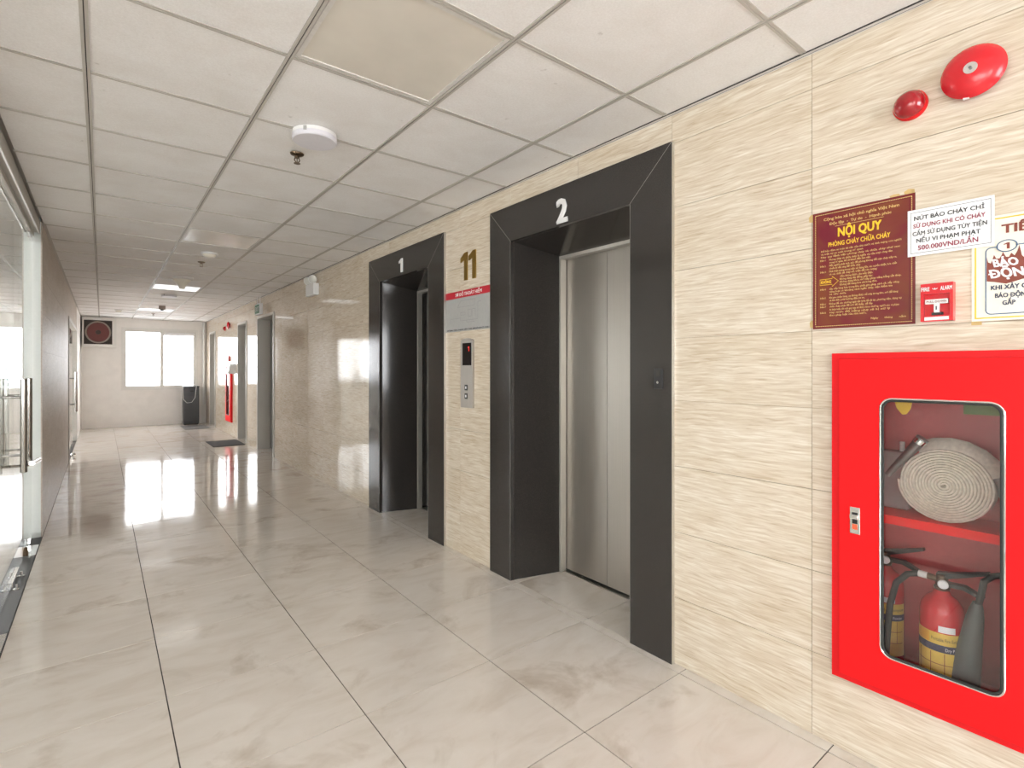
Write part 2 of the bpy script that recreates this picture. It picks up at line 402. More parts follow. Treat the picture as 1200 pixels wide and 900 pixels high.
# ------------------------------------------------------------------ setting: ceiling
ceil = B().box(XO-0.2, 2.9, YN-0.2, YF+0.15, 2.56, 2.72).build('ceiling', 'grid_paint'); tag(ceil, kind='structure')
cxs = [CX0 + 0.6*i for i in range(0, 4)]
cys = [CY0 + 0.6*j for j in range(0, 30)]
PANELS = [j for j in range(30) if (j - 6) % 6 == 0 and 0 < j < 26]
ct_me = {}
def ceil_tile(x0, x1, y0, y1):
    w, d = x1-x0-0.012, y1-y0-0.012
    if w < 0.02 or d < 0.02: return
    k = (round(w, 3), round(d, 3))
    if k not in ct_me: ct_me[k] = B().box(-w/2, w/2, -d/2, d/2, 0.0, 0.014).mesh('ceiling_tile'); ct_me[k].materials.append(MATS['ceiling_board'])
    o = link('ceiling_tile', ct_me[k], None, ceil, ((x0+x1)/2, (y0+y1)/2, ZC + random.uniform(0.0032, 0.0056)))
    o.rotation_euler = (random.uniform(-.0022, .0022), random.uniform(-.0022, .0022), 0)
xe = [XL+0.002] + cxs + [XR]
for y in cys:
    a, b = max(y, YN), min(y+0.6, YF)
    if b-a < 0.03: continue
    for i in range(5):
        if i == 2 and round((y-CY0)/0.6) in PANELS: continue
        ceil_tile(xe[i], xe[i+1], a, b)
for x in cxs:
    s = B(); s.box(x-0.012, x-0.0018, YN, YF, ZC, ZC+0.004); s.box(x+0.0018, x+0.012, YN, YF, ZC, ZC+0.004)
    s.build('main_runner', 'grid_paint', ceil); box('runner_slot', 'slot_dark', ceil, x-0.003, x+0.003, YN, YF, ZC+0.0035, ZC+0.03)
tee_me = {}
for y in cys:
    if not YN < y < YF: continue
    for a, b in zip(xe, xe[1:]):
        a += 0.0125 if a > XL+0.01 else 0; b -= 0.0125 if b < XR-0.01 else 0
        k = round(b-a, 3)
        if k not in tee_me:
            w = (b-a)/2; s = B(); s.box(-w, w, -0.011, -0.0005, 0.0006, 0.004); s.box(-w, w, 0.0025, 0.011, 0.0006, 0.004); s.box(-w, w, -0.0005, 0.0025, 0.002, 0.03)
            tee_me[k] = s.mesh('cross_tee'); tee_me[k].materials.append(MATS['grid_paint'])
        link('cross_tee', tee_me[k], None, ceil, ((a+b)/2, y, ZC))
# ceiling field of the room beyond the glass
s = B(); x = -0.5
while x > XO+0.1:
    for y in cys:
        a, b = max(y, YN), min(y+0.6, YF)
        if b-a > 0.05: s.box(max(x-0.585, XO), x, a, b-0.015, ZC, ZC+0.02)
    x -= 0.6
tag(s.build('ceiling_field', 'ceiling_board', ceil), kind='stuff')
s = B(); s.box(XR-0.018, XR-0.006, YN, YF, ZC-0.0016, ZC)
t1 = tag(s.build('trim_1', 'led_rim'), kind='structure')
box('shadow_gap', 'slot_dark', t1, XR-0.006, XR-0.0025, YN, YF, ZC-0.001, ZC); box('wall_bead', 'led_rim', t1, XR-0.0025, XR-0.0005, YN, YF, ZC-0.003, ZC); box('shadow_gap', 'slot_dark', t1, XR-0.022, XR-0.018, YN, YF, ZC-0.0006, ZC+0.003)
s = B(); s.box(XL, XL+0.02, 5.6, YF, ZC-0.0016, ZC); tag(s.build('trim_2', 'grid_paint'), kind='structure')

# ------------------------------------------------------------------ setting: right wall
CAB = (0.137, 0.737, 0.270, 1.405)
CAB2Y = 11.50
CABS = [CAB, (CAB[0]+CAB2Y, CAB[1]+CAB2Y, CAB[2], CAB[3])]
inner = [(i0, i1, -1, 2.165) for _, _, i0, i1 in LIFTS] + [(a, b, -1, 2.19) for a, b in DOORS] + [(a+0.018, b-0.018, c+0.018, d-0.018) for a, b, c, d in CABS]
wall_r = slab((YN, YF+0.15, 0, 2.56), inner, 'x', 2.0685, 2.12).build('wall_right', 'grout_wall'); tag(wall_r, kind='structure')
outer = [(o0, o1, -1, 2.387) for o0, o1, _, _ in LIFTS] + inner[2:]
wt_me = {}
T0 = 0.815 - 0.6*6
HROWS = [0.0, 0.306, 0.606, 0.906, 1.206, 1.490, 1.797, 2.090, 2.385, 2.53]
for k in range(0, 32):
    a, b = T0 + 0.6*k, T0 + 0.6*(k+1)
    a, b = max(a, YN), min(b, YF)
    if b-a < 0.03: continue
    for z0, z1 in zip(HROWS, HROWS[1:]):
        rect = (a+0.0008, b-0.0008, z0+0.0009, z1-0.0009)
        hs = [h for h in outer if h[0] < rect[1] and h[1] > rect[0] and h[2] < rect[3] and h[3] > rect[2]]
        c = ((XR), (a+b)/2, (z0+z1)/2)
        if not hs:
            key = (round(b-a, 3), round(z1-z0, 3))
            if key not in wt_me:
                w, h = (b-a)/2-0.0008, (z1-z0)/2-0.0009
                wt_me[key] = B().box(0, 0.0085, -w, w, -h, h).mesh('tile'); wt_me[key].materials.append(MATS['travertine'])
            link('tile', wt_me[key], None, wall_r, c)
        else:
            s = slab(rect, hs, 'x', XR, XR+0.0085)
            if s: s.build('tile', 'travertine', wall_r, c)
# dark shaft behind the lifts and closets behind the side doors
for o0, o1, i0, i1 in LIFTS:
    s = B(); s.box(2.12, 4.6, o0-0.05, o0, -0.1, 2.6); s.box(2.12, 4.6, o1, o1+0.05, -0.1, 2.6); s.box(4.55, 4.6, o0, o1, -0.1, 2.6); s.box(2.12, 4.55, o0, o1, 2.55, 2.6)
    tag(s.build('wall_shaft', 'void'), kind='structure')
# side doors: grey lined reveals with a closed leaf
for n, (a, b) in enumerate(DOORS):
    d = empty('door_%d' % (n+1), (2.2, (a+b)/2, 0), kind='structure')
    s = B(); s.box(2.045, 2.30, b-0.012, b+0.03, 0, 2.22); s.box(2.045, 2.30, a-0.03, a+0.012, 0, 2.22); s.box(2.045, 2.30, a+0.012, b-0.012, 2.178, 2.22)
    s.build('door_frame', 'jamb_grey', d)
    box('door_leaf', 'door_grey', d, 2.245, 2.285, a+0.014, b-0.014, 0.006, 2.176)
    for z in (0.25, 0.80, 1.35, 1.90): box('hinge', 'black_plastic', d, 2.232, 2.246, b-0.32, b-0.29, z, z+0.06)
    B().tube([(2.245, a+0.10, 1.0), (2.20, a+0.10, 1.0), (2.20, a+0.21, 1.0)], 0.009).build('door_handle', 'chrome', d)

# ------------------------------------------------------------------ setting: far wall, outer wall, near wall, left wall
wf = slab((XO, 2.9, 0, 2.56), [FARWIN, FARWIN2], 'y', YF, YF+0.15).build('wall_far', 'wall_paint'); tag(wf, kind='structure')
wo = slab((YN, YF+0.15, 0, 2.56), [(a, b, *SIDEZ) for a, b in SIDEWINS], 'x', XO-0.15, XO).build('wall_outer', 'wall_paint'); tag(wo, kind='structure')
wn = slab((XO, 2.9, 0, 2.56), NEARWINS, 'y', YN-0.15, YN).build('wall_near', 'wall_paint'); tag(wn, kind='structure')
def window(n, rect, axis, c, mulls, pane='clear_glass'):
    """aluminium window in a hole; axis 'y' or 'x' is the wall normal"""
    a0, a1, z0, z1 = rect
    w = empty('window_%d' % n, ((a0+a1)/2, c, z0) if axis == 'y' else (c, (a0+a1)/2, z0), kind='structure')
    def bx(name, mat, p, q, r, t, d0, d1):
        return box(name, mat, w, p, q, c+d0, c+d1, r, t) if axis == 'y' else box(name, mat, w, c-d1, c-d0, p, q, r, t)
    f = 0.045
    for nm, p, q, r, t in (('sill_rail', a0, a1, z0, z0+f), ('head_rail', a0, a1, z1-f, z1), ('stile', a0, a0+f, z0+f, z1-f), ('stile', a1-f, a1, z0+f, z1-f)):
        bx(nm, 'white_paint', p, q, r, t, 0.0, 0.07)
    xs = [a0+f] + [a0+(a1-a0)*m for m in mulls] + [a1-f]
    for x in xs[1:-1]: bx('mullion', 'white_paint', x-0.035, x+0.035, z0+f, z1-f, 0.0, 0.07)
    for p, q in zip(xs, xs[1:]):
        p2, q2 = p + (0.035 if p > a0+f else 0), q - (0.035 if q < a1-f else 0)
        bx('pane', pane, p2, q2, z0+f, z1-f, 0.03, 0.036)
    return w
w1 = window(1, FARWIN, 'y', YF, [0.515])
for nm, p in (('casing', (FARWIN[0]-0.05, FARWIN[0])), ('casing', (FARWIN[1], FARWIN[1]+0.05))): box(nm, 'white_paint', w1, p[0], p[1], YF-0.02, YF, FARWIN[2]-0.05, FARWIN[3]+0.05)
for z in (FARWIN[2]-0.05, FARWIN[3]): box('casing', 'white_paint', w1, FARWIN[0], FARWIN[1], YF-0.02, YF, z, z+0.05)
window(2, FARWIN2, 'y', YF, [0.5], 'dimmed_glass')  # panes tinted dark only to dim their bright reflection in the right wall
for n, q in enumerate(NEARWINS): window(10+n, q, 'y', YN-0.08, [0.33, 0.67])
for n, (a, b) in enumerate(SIDEWINS): window(3+n, (a, b, *SIDEZ), 'x', XO, [0.33, 0.67])  # out of view, placed for the daylight they let in
LD = (9.72, 12.70)
wl = slab((5.6, YF, 0, 2.56), [(LD[0], LD[1], -1, 2.10)], 'x', -0.495, XL-0.0085).build('wall_left', 'post_paint'); tag(wl, kind='structure')
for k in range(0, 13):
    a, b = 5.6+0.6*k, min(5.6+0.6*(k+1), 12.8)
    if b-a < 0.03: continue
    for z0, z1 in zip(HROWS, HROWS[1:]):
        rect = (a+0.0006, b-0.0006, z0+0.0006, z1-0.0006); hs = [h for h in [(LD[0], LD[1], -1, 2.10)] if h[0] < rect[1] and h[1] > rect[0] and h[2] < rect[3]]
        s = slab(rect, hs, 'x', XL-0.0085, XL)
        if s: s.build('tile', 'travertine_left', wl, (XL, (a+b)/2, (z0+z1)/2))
box('paint_panel', 'wall_paint', wl, XL-0.0085, XL+0.004, 12.8, YF, 0, 2.53)
s = B(); s.box(XL, XL+0.03, 14.88, YF, 0, 2.51); tag(s.build('trim_3', 'white_paint'), kind='structure')

# ------------------------------------------------------------------ glass partition and doors on the left
GX = -0.44
def glass_leaf(name, y0, y1, hinge_far, label, X=GX, ztop=2.40, handle_y=None, group=None):
    t = empty(name, (X, (y0+y1)/2, 0.0), label, 'glass door')
    box('glass_pane', 'door_glass', t, X-0.006, X+0.006, y0, y1, 0.012, ztop)
    hy = y1 if hinge_far else y0; d = -1 if hinge_far else 1
    for z0, z1 in ((0.008, 0.055), (ztop-0.045, ztop)):
        a, b = sorted((hy, hy+d*0.17)); box('patch_fitting', 'chrome', t, X-0.016, X+0.016, a, b, z0, z1, 0.003)
    ly = y0 if hinge_far else y1; a, b = sorted((ly, ly-d*0.16)); box('lock_patch', 'chrome', t, X-0.016, X+0.016, a, b, 0.008, 0.055, 0.003)
    hy = handle_y
    for sx in (-1, 1):
        h = B().lathe([(0, 0.014), (0.003, 0.0175), (0.577, 0.0175), (0.58, 0.014)], (X+sx*0.062, hy, 0.71), (0, 0, 1), 16).build('pull_handle', 'handle_steel', t, smooth=True)
        st = B()
        for z in (0.82, 1.176): st.cyl((X+sx*0.006, hy, z), (X+sx*0.062, hy, z), 0.008)
        st.build('standoff', 'handle_steel', h, smooth=True)
    return t
glass_leaf('glass_door', 4.505, 5.56, True, 'far leaf of the frameless glass double door, hinged beside the white wall end', handle_y=4.67)
glass_leaf('glass_door', 3.44, 4.50, False, 'near leaf of the frameless glass double door, cut by the left edge', handle_y=4.38)
t = empty('u_lock', (GX+0.10, 4.52, 0.745), 'chrome U-shaped lock looped through the glass door pull handles', 'lock')
B().tube([(GX-0.095, 4.66, 0.762), (GX-0.11, 4.52, 0.775), (GX-0.095, 4.39, 0.762), (GX-0.03, 4.36, 0.757), (GX+0.085, 4.40, 0.75)], 0.008).build('shackle', 'handle_steel', t, smooth=True)
B().tube([(GX+0.10, 4.36, 0.765), (GX+0.105, 4.74, 0.735)], 0.016, 12).build('lock_bar', 'handle_steel', t, smooth=True)
for n, (a, b) in enumerate(((0.4, 3.43), (YN, 0.38))):
    w = empty('window_%d' % (8+n), (GX, (a+b)/2, 0), kind='structure')
    box('glass_pane', 'door_glass', w, GX-0.006, GX+0.006, a, b, 0.0, 2.42)
t4 = tag(B().box(-0.475, -0.388, YN, 5.6, 2.44, 2.53).build('trim_4', 'grid_paint'), kind='structure'); box('bead', 'aluminium', t4, -0.397, -0.386, YN, 5.6, 2.428, 2.44, 0.002); box('glass_channel', 'grid_paint', t4, -0.456, -0.424, YN, 5.6, 2.405, 2.44)
s = B(); s.box(-0.503, -0.3755, YN, 5.6, -0.01, 0.003); tag(s.build('trim_5', 'granite_strip'), kind='structure')
def floor_spring(y0, y1, label, pivot):
    t = empty('floor_spring', (GX, (y0+y1)/2, 0.003), label, 'door hinge')
    box('cover_plate', 'chrome', t, -0.498, -0.377, y0, y1, 0.003, 0.006)
    if pivot: B().lathe([(0, 0.022), (0.03, 0.020), (0.05, 0.012), (0.052, 0)], (GX, y0+0.06, 0.006), (0, 0, 1), 16, False).build('pivot', 'brass', t, smooth=True)
    return t
floor_spring(5.08, 5.36, 'steel floor spring plate with brass pivot beside the white wall end', True)
floor_spring(3.28, 3.66, 'steel floor spring plate in the dark strip at the left edge of the photo', False)
for i, (y, lab) in enumerate(((4.62, 'chrome floor bolt keeper in the dark strip, nearer the white wall end'), (4.36, 'chrome floor bolt keeper in the dark strip, nearer the camera'))):
    t = empty('bolt_keeper', (-0.40, y, 0.003), lab, 'door bolt')
    B().lathe([(0, 0.018), (0.004, 0.018), (0.006, 0.012)], (-0.41, y, 0.003), (0, 0, 1), 14).build('base', 'chrome', t, smooth=True)
    B().cyl((-0.41, y, 0.006), (-0.41, y, 0.035), 0.007).build('pin', 'chrome', t, smooth=True)
# far left glass door, set in the wall opening
dl = empty('door_4', (-0.43, (LD[0]+LD[1])/2, 0), kind='structure')
s = B(); s.box(-0.50, XL+0.012, LD[0], LD[0]+0.05, 0, 2.10); s.box(-0.50, XL+0.012, LD[1]-0.05, LD[1], 0, 2.10); s.box(-0.50, XL+0.012, LD[0]+0.05, LD[1]-0.05, 2.05, 2.10)
s.build('door_frame', 'jamb_grey', dl)
mid = (LD[0]+LD[1])/2
for a, b in ((LD[0]+0.055, mid-0.003), (mid+0.003, LD[1]-0.055)): box('glass_pane', 'clear_glass', dl, -0.41, -0.398, a, b, 0.01, 2.045)
for y in (mid-0.10, mid+0.10):
    h = B().cyl((-0.335, y, 0.64), (-0.335, y, 1.30), 0.017, 14).build('pull_handle', 'handle_steel', dl, smooth=True)
    st = B()
    for z in (0.76, 1.19): st.cyl((-0.398, y, z), (-0.335, y, z), 0.008)
    st.build('standoff', 'handle_steel', h, smooth=True)
t = empty('door_stop', (-0.335, 10.15, 0), 'small chrome ball door stop on the floor by the far left glass door', 'door stop')
B().lathe([(0, 0.03), (0.006, 0.03), (0.01, 0.012), (0.04, 0.012)], (-0.335, 10.15, 0), (0, 0, 1), 16).build('base', 'chrome', t, smooth=True)
B().lathe([(0.04, 0.012), (0.048, 0.026), (0.066, 0.034), (0.085, 0.026), (0.094, 0.006)], (-0.335, 10.15, 0), (0, 0, 1), 16).build('ball', 'chrome', t, smooth=True)

# ------------------------------------------------------------------ lifts
def lift(o0, o1, i0, i1, label, digit, closed):
    yc = (o0+o1)/2; t = empty('elevator', (2.2, yc, 0), label, 'elevator', 'elevators in the tiled wall')
    XF, H, HI = 2.040, 2.388, 2.162
    D0, D1 = i0+0.084, i1-0.084          # splayed reveal ends
    dx = (0.029, 0, 0)
    def pr(name, pts, mat='granite'): return B().prism(pts, dx).build(name, mat, t)
    g = 0.0012
    pr('jamb', [(XF, i1, 0), (XF, o1, 0), (XF, o1, H-g), (XF, i1, HI-g)])
    pr('jamb', [(XF, o0, 0), (XF, i0, 0), (XF, i0, HI-g), (XF, o0, H-g)])
    pr('head', [(XF, i0, HI+g), (XF, i1, HI+g), (XF, o1, H+g), (XF, o0, H+g)])
    for y in (o0-0.0022, o1): box('edge_strip', 'aluminium', t, XF+0.001, 2.066, y, y+0.0022, 0, H)
    for y0_, y1_ in ((i1, o1), (i0, o0)):
        B().prism([(XF-0.0002, y0_, HI-0.0014), (XF-0.0002, y1_, H-0.0014), (XF-0.0002, y1_, H+0.0014), (XF-0.0002, y0_, HI+0.0014)], (0.004, 0, 0)).build('mitre_joint', 'joint_fill', t)
    for y in (i0-0.0022, i1): box('arris', 'joint_fill', t, XF-0.0003, XF+0.004, y, y+0.0022, 0, HI)
    # splayed reveals
    for ya, yb, sgn in ((i1, D1, 1), (i0, D0, -1)):
        B().prism([(XF+0.029, ya, 0), (2.388, yb, 0), (2.388, yb+sgn*0.02, 0), (XF+0.029, ya+sgn*0.02, 0)], (0, 0, 2.165)).build('reveal', 'granite', t)
    HS = 2.098
    B().prism([(XF+0.029, i0, HI), (2.388, i0, HS), (2.388, i0, HS+0.03), (XF+0.029, i0, HI+0.03)], (0, i1-i0, 0)).build('soffit', 'granite', t)
    # steel door frame
    for yb, sgn in ((D1, 1), (D0, -1)):
        a, b = sorted((yb-sgn*0.014, yb+sgn*0.06)); box('steel_jamb', 'jamb_steel', t, 2.389, 2.438, a, b, 0, 2.12)
    box('steel_head', 'jamb_steel', t, 2.389, 2.438, D0+0.014, D1-0.014, 2.078, 2.12)
    box('sill', 'aluminium', t, 2.422, 2.50, D0, D1, -0.004, 0.001)
    m = (D0+D1)/2
    if closed:
        for a, b in ((D0-0.03, 2.1405), (2.1435, D1+0.03)): box('door_panel', 'brushed_steel', t, 2.444, 2.466, a, b, 0.012, 2.10)
        box('shadow_gap', 'slot_dark', t, 2.47, 2.475, D0-0.03, D1+0.03, 0.0, 2.12)
    else:
        # doors slid open: the car beyond, its return panels, walls, floor and roof
        for yb, sgn in ((4.53, 1), (D0-0.03, -1)):
            a, b = sorted((yb-sgn*0.02, yb+sgn*0.20)); box('car_jamb', 'jamb_steel', t, 2.515, 2.60, a, b, 0.0, 2.12)
        s = B(); s.box(2.62, 4.0, o1-0.12, o1-0.10, 0, 2.4); s.box(2.62, 4.0, o0+0.10, o0+0.12, 0, 2.4); s.box(3.98, 4.0, o0+0.12, o1-0.12, 0, 2.4)
        s.build('car_wall', 'brushed_steel', t)
        box('car_floor', 'granite', t, 2.52, 4.0, o0+0.10, o1-0.10, -0.03, -0.005); box('car_roof', 'void', t, 2.52, 4.0, o0+0.1, o1-0.1, 2.4, 2.43)
        box('car_head', 'jamb_steel', t, 2.515, 2.60, D0-0.03, D1+0.03, 2.10, 2.35)
        for a, b in ((o0+0.01, D0-0.03), (D1+0.012, o1-0.02)): box('door_panel', 'brushed_steel', t, 2.462, 2.484, a, b, 0.012, 2.10)
    yl, yr, zb, cap = digit[1:]
    if digit[0] == '1': numeral_one(t, 'white_plastic', yl, yr, zb, cap, XF-0.0005, 0.006, 'number')
    else: text_wall(digit[0], t, 'white_plastic', yl, yr, zb, cap, XF-0.0005, 0.035, 0.006, 'number')
    return t
lift(*LIFTS[0], 'dark granite lift doorway numbered 2 with closed brushed steel doors', ('2', 2.162, 2.072, 2.178, 0.128), True)
lift(*LIFTS[1], 'dark granite lift doorway numbered 1 with its doors open on a dark car', ('1', 4.166, 4.098, 2.188, 0.118), False)
t = empty('key_switch', (2.04, 1.474, 1.30), 'small black key switch plate on the right jamb of lift 2', 'switch')
box('plate', 'black_plastic', t, 2.034, 2.0395, 1.449, 1.497, 1.256, 1.352, 0.0015); B().cyl((2.034, 1.473, 1.287), (2.029, 1.473, 1.287), 0.006).build('key_barrel', 'chrome', t)
box('slot', 'slot_dark', t, 2.0325, 2.0342, 1.463, 1.485, 1.315, 1.345)
# floor number, escape plan, call panel between the lifts
t = empty('floor_number', (XR, 3.10, 2.0), 'gold metal numerals 11 on the wall between the lifts', 'sign')
for yl, yr in ((3.200, 3.112), (3.094, 3.006)): numeral_one(t, 'gold_metal', yl, yr, 1.988, 0.20, XR-0.001, 0.008, stem=0.46)
t = empty('escape_plan', (XR, 3.11, 1.624), 'grey escape plan board with red title bar between the lifts', 'sign')
box('board', 'plan_grey', t, XR-0.006, XR-0.0005, 2.82, 3.408, 1.624, 1.868, 0.0008)
box('title_bar', 'plan_red', t, XR-0.0066, XR-0.0005, 2.82, 3.408, 1.8685, 1.919, 0.0008)
text_wall('SƠ ĐỒ THOÁT HIỂM', t, 'white_plastic', 3.27, 2.93, 1.881, 0.023, XR-0.0067, 0.02)
text_wall('GIỮ BÌNH TĨNH, THOÁT HIỂM THEO SƠ ĐỒ KHI CÓ CHÁY', t, 'black_ink', 3.39, 2.84, 1.631, 0.009, XR-0.0061, 0.015)
s = B()
def ln(y0, z0, y1, z1, w=0.0025, X=XR-0.0062):
    d = Vector((0, y1-y0, z1-z0)).normalized(); p = Vector((0, -d.z, d.y))*w/2
    a, b = Vector((X, y0, z0)), Vector((X, y1, z1)); s.prism([a-p, b-p, b+p, a+p], (-0.0003, 0, 0))
for q in ((3.34, 1.68, 3.34, 1.72), (3.34, 1.72, 3.20, 1.72), (3.20, 1.72, 3.20, 1.70), (3.20, 1.70, 2.98, 1.70), (2.98, 1.70, 2.98, 1.82), (2.98, 1.82, 2.94, 1.82), (3.24, 1.80, 3.02, 1.80), (3.24, 1.80, 3.20, 1.845), (3.20, 1.845, 3.02, 1.845), (3.02, 1.845, 3.02, 1.80),
          (3.20, 1.76, 3.14, 1.76), (3.14, 1.76, 3.14, 1.74), (3.14, 1.74, 3.20, 1.74), (3.20, 1.74, 3.20, 1.76), (3.10, 1.775, 3.06, 1.775), (3.06, 1.775, 3.06, 1.725), (3.06, 1.725, 3.10, 1.725), (3.10, 1.725, 3.10, 1.775), (3.05, 1.775, 3.01, 1.775), (3.01, 1.775, 3.01, 1.725), (3.05, 1.725, 3.05, 1.775), (3.12, 1.70, 3.12, 1.685), (3.12, 1.685, 3.02, 1.685)): ln(*q)
s.build('plan_drawing', 'iron_grey', t)
t = empty('call_panel', (XR, 3.11, 1.07), 'tall steel lift call panel with black display and two buttons between the lifts', 'lift panel')
prof = [(3.03, 1.072), (3.184, 1.072), (3.184, 1.545)] + [(3.107+0.077*math.cos(a), 1.545+0.024*math.sin(a)) for a in [math.pi*k/10 for k in range(1, 10)]] + [(3.03, 1.545)]
B().prism([(XR-0.016, y, z) for y, z in prof], (0.0155, 0, 0)).build('face_plate', 'brushed_steel', t)
box('display', 'display_black', t, XR-0.0175, XR-0.0155, 3.045, 3.158, 1.375, 1.535, 0.0005)
numeral_one(t, 'red_led', 3.088, 3.070, 1.475, 0.035, XR-0.0176, 0.0006, 'digit')

for z in (1.216, 1.155):
    b = box('button', 'black_plastic', t, XR-0.0195, XR-0.0155, 3.094, 3.128, z-0.02, z+0.02, 0.001)
    box('button_face', 'paper_white', b, XR-0.0202, XR-0.0194, 3.104, 3.118, z-0.009, z+0.009)

# ------------------------------------------------------------------ fire cabinet
def rounded(y0, y1, z0, z1, r, n=6):
    p = []
    for cy, cz, a0 in ((y1-r, z1-r, 0), (y0+r, z1-r, 1), (y0+r, z0+r, 2), (y1-r, z0+r, 3)):
        p += [(cy+r*math.cos((a0+k/n)*R90), cz+r*math.sin((a0+k/n)*R90)) for k in range(n+1)]
    return p
def fire_cabinet(label):
    y0, y1, z0, z1 = CAB; t = empty('fire_cabinet', (XR, (y0+y1)/2, z0), label, 'fire cabinet')
    XB = 2.33
    s = slab((y0, y1, z0, z1), [(y0+0.024, y1-0.024, z0+0.020, z1-0.020)], 'x', 2.028, XR-0.0008); s.build('frame', 'red_edge', t)
    s = B(); a = 0.020
    s.box(2.04, XB, y0+a, y0+a+0.002, z0+a, z1-a); s.box(2.04, XB, y1-a-0.002, y1-a, z0+a, z1-a); s.box(2.04, XB, y0+a, y1-a, z0+a, z0+a+0.002); s.box(2.04, XB, y0+a, y1-a, z1-a-0.002, z1-a); s.box(XB, XB+0.002, y0+a, y1-a, z0+a, z1-a)
    s.build('cabinet_body', 'cab_inside', t)
    sh = B(); sh.box(2.10, XB, y0+0.022, y1-0.022, 0.838, 0.842); sh.box(2.10, 2.103, y0+0.022, y1-0.022, 0.824, 0.853); sh.build('shelf', 'red_paint', t)
    # door: plate with a rounded window
    yo = (0.164, 0.711, 0.291, 1.384); wi = (0.289, 0.588, 0.405, 1.252)
    m = bmesh.new(); X0, X1 = 2.022, 2.040
    ri = rounded(*wi, 0.032); n = len(ri)
    ou = []
    cy, cz = (yo[0]+yo[1])/2, (yo[2]+yo[3])/2
    # outer loop: same count, projected on the rectangle
    for k, (y, z) in enumerate(ri):
        q, f = divmod(k, n//4); cor = [(yo[1], yo[3]), (yo[0], yo[3]), (yo[0], yo[2]), (yo[1], yo[2])][q]
        ou.append(cor if 0 < f < n//4-1 else ((cor[0], z) if (f == 0) == (q in (0, 2)) else (y, cor[1])))
    vi = [[m.verts.new((X, y, z)) for y, z in ri] for X in (X0, X1)]; vo = [[m.verts.new((X, y, z)) for y, z in ou] for X in (X0, X1)]
    for k in range(n):
        j = (k+1) % n
        for A, Bv in ((vo[0], vi[0]), (vi[1], vo[1]), (vi[0], vi[1]), (vo[1], vo[0])):
            q = []
            for v in (A[k], A[j], Bv[j], Bv[k]):
                if not any((v.co-w.co).length < 1e-7 for w in q): q.append(v)
            if len(q) > 2:
                try: m.faces.new(q)
                except ValueError: pass
    s = B(); s.merge(m); d = s.build('door', 'red_paint', t)
    g = B(); g.prism([(2.0275, y, z) for y, z in rounded(wi[0]-0.004, wi[1]+0.004, wi[2]-0.004, wi[3]+0.004, 0.034)], (0.003, 0, 0)); g.build('glass_pane', 'smoked_glass', d)
    B().tube([(2.0205, y, z) for y, z in rounded(wi[0]-0.001, wi[1]+0.001, wi[2]-0.001, wi[3]+0.001, 0.033)], 0.0032, 8, True).build('chrome_bead', 'chrome', d, smooth=True)
    B().tube([(2.0215, y, z) for y, z in rounded(wi[0]+0.005, wi[1]-0.005, wi[2]+0.005, wi[3]-0.005, 0.028)], 0.004, 8, True).build('gasket', 'rubber', d, smooth=True)
    l = box('latch', 'chrome', d, 2.017, 2.0225, 0.647, 0.677, 0.787, 0.878, 0.001)
    box('latch_slot', 'black_plastic', l, 2.0162, 2.0172, 0.654, 0.670, 0.822, 0.860); box('latch_tongue', 'chrome', l, 2.0105, 2.0165, 0.652, 0.676, 0.838, 0.853, 0.001); box('latch_flag', 'latch_red', l, 2.0162, 2.0172, 0.654, 0.670, 0.802, 0.820)
    return t
cab = fire_cabinet('large red fire hose cabinet with rounded window holding a coiled hose')
cab2 = dup(cab, None, (0, CAB2Y, 0)); cab2['label'] = 'far red fire cabinet between the grey doorways near the end window'
# contents
t = empty('fire_hose', (2.21, 0.455, 0.843), 'coiled flat cream fire hose lying on the cabinet shelf', 'hose')
s = B(); turns, r0, r1 = 14, 0.005, 0.1225; steps = 26*turns; cy, cz = 0.456, 0.843+0.1235; prev = None; th = (r1-r0)/turns*0.95
jit = [random.uniform(-0.003, 0.003) for _ in range(turns+2)]
for k in range(steps+1):
    a = 2*math.pi*k/26; q = k/26; r = r0 + (r1-r0)*k/steps
    xj = jit[int(q)]*(1-q % 1) + jit[int(q)+1]*(q % 1) - 0.010*(1-r/r1)
    c, sn = math.cos(a), math.sin(a); ring = []
    for dr, dxx in ((-th/2, 0.0035), (-th*0.25, 0.0005), (th*0.25, 0.0005), (th/2, 0.0035), (th/2, 0.06), (-th/2, 0.06)):
        ring.append(s.bm.verts.new((2.178+xj+dxx, cy+(r+dr)*c*1.03, cz+(r+dr)*sn*0.985)))
    if prev: s.bridge(prev, ring)
    else: s.bm.faces.new(ring[::-1])
    prev = ring
s.bm.faces.new(prev); s.build('coil', 'canvas', t, smooth=True)
s = B(); s.tube([(2.205, 0.53, 1.078), (2.205, 0.49, 1.094), (2.205, 0.45, 1.099), (2.205, 0.41, 1.092), (2.205, 0.37, 1.071), (2.205, 0.335, 1.036), (2.205, 0.315, 1.0)], 0.030, 8, sq=0.16); s.build('outer_wrap', 'canvas', t, smooth=True)
B().lathe([(0, 0.022), (0.03, 0.026), (0.05, 0.022), (0.07, 0.027), (0.08, 0.027)], (2.20, 0.295, 0.935), (0, 0.25, 0.8), 14).build('coupling', 'iron_grey', t, smooth=True)
t = empty('hose_nozzle', (2.16, 0.55, 0.98), 'steel hose nozzle leaning behind the coiled hose', 'nozzle')
B().lathe([(0, 0.010), (0.03, 0.011), (0.14, 0.016), (0.15, 0.019), (0.168, 0.019)], (2.13, 0.600, 0.985), (0.0, -0.095, 0.13), 16).build('tube', 'iron_grey', t, smooth=True)
B().lathe([(0, 0.020), (0.015, 0.020)], (2.13, 0.513, 1.104), (0.0, -0.095, 0.13), 16).build('collar', 'chrome', t, smooth=True)
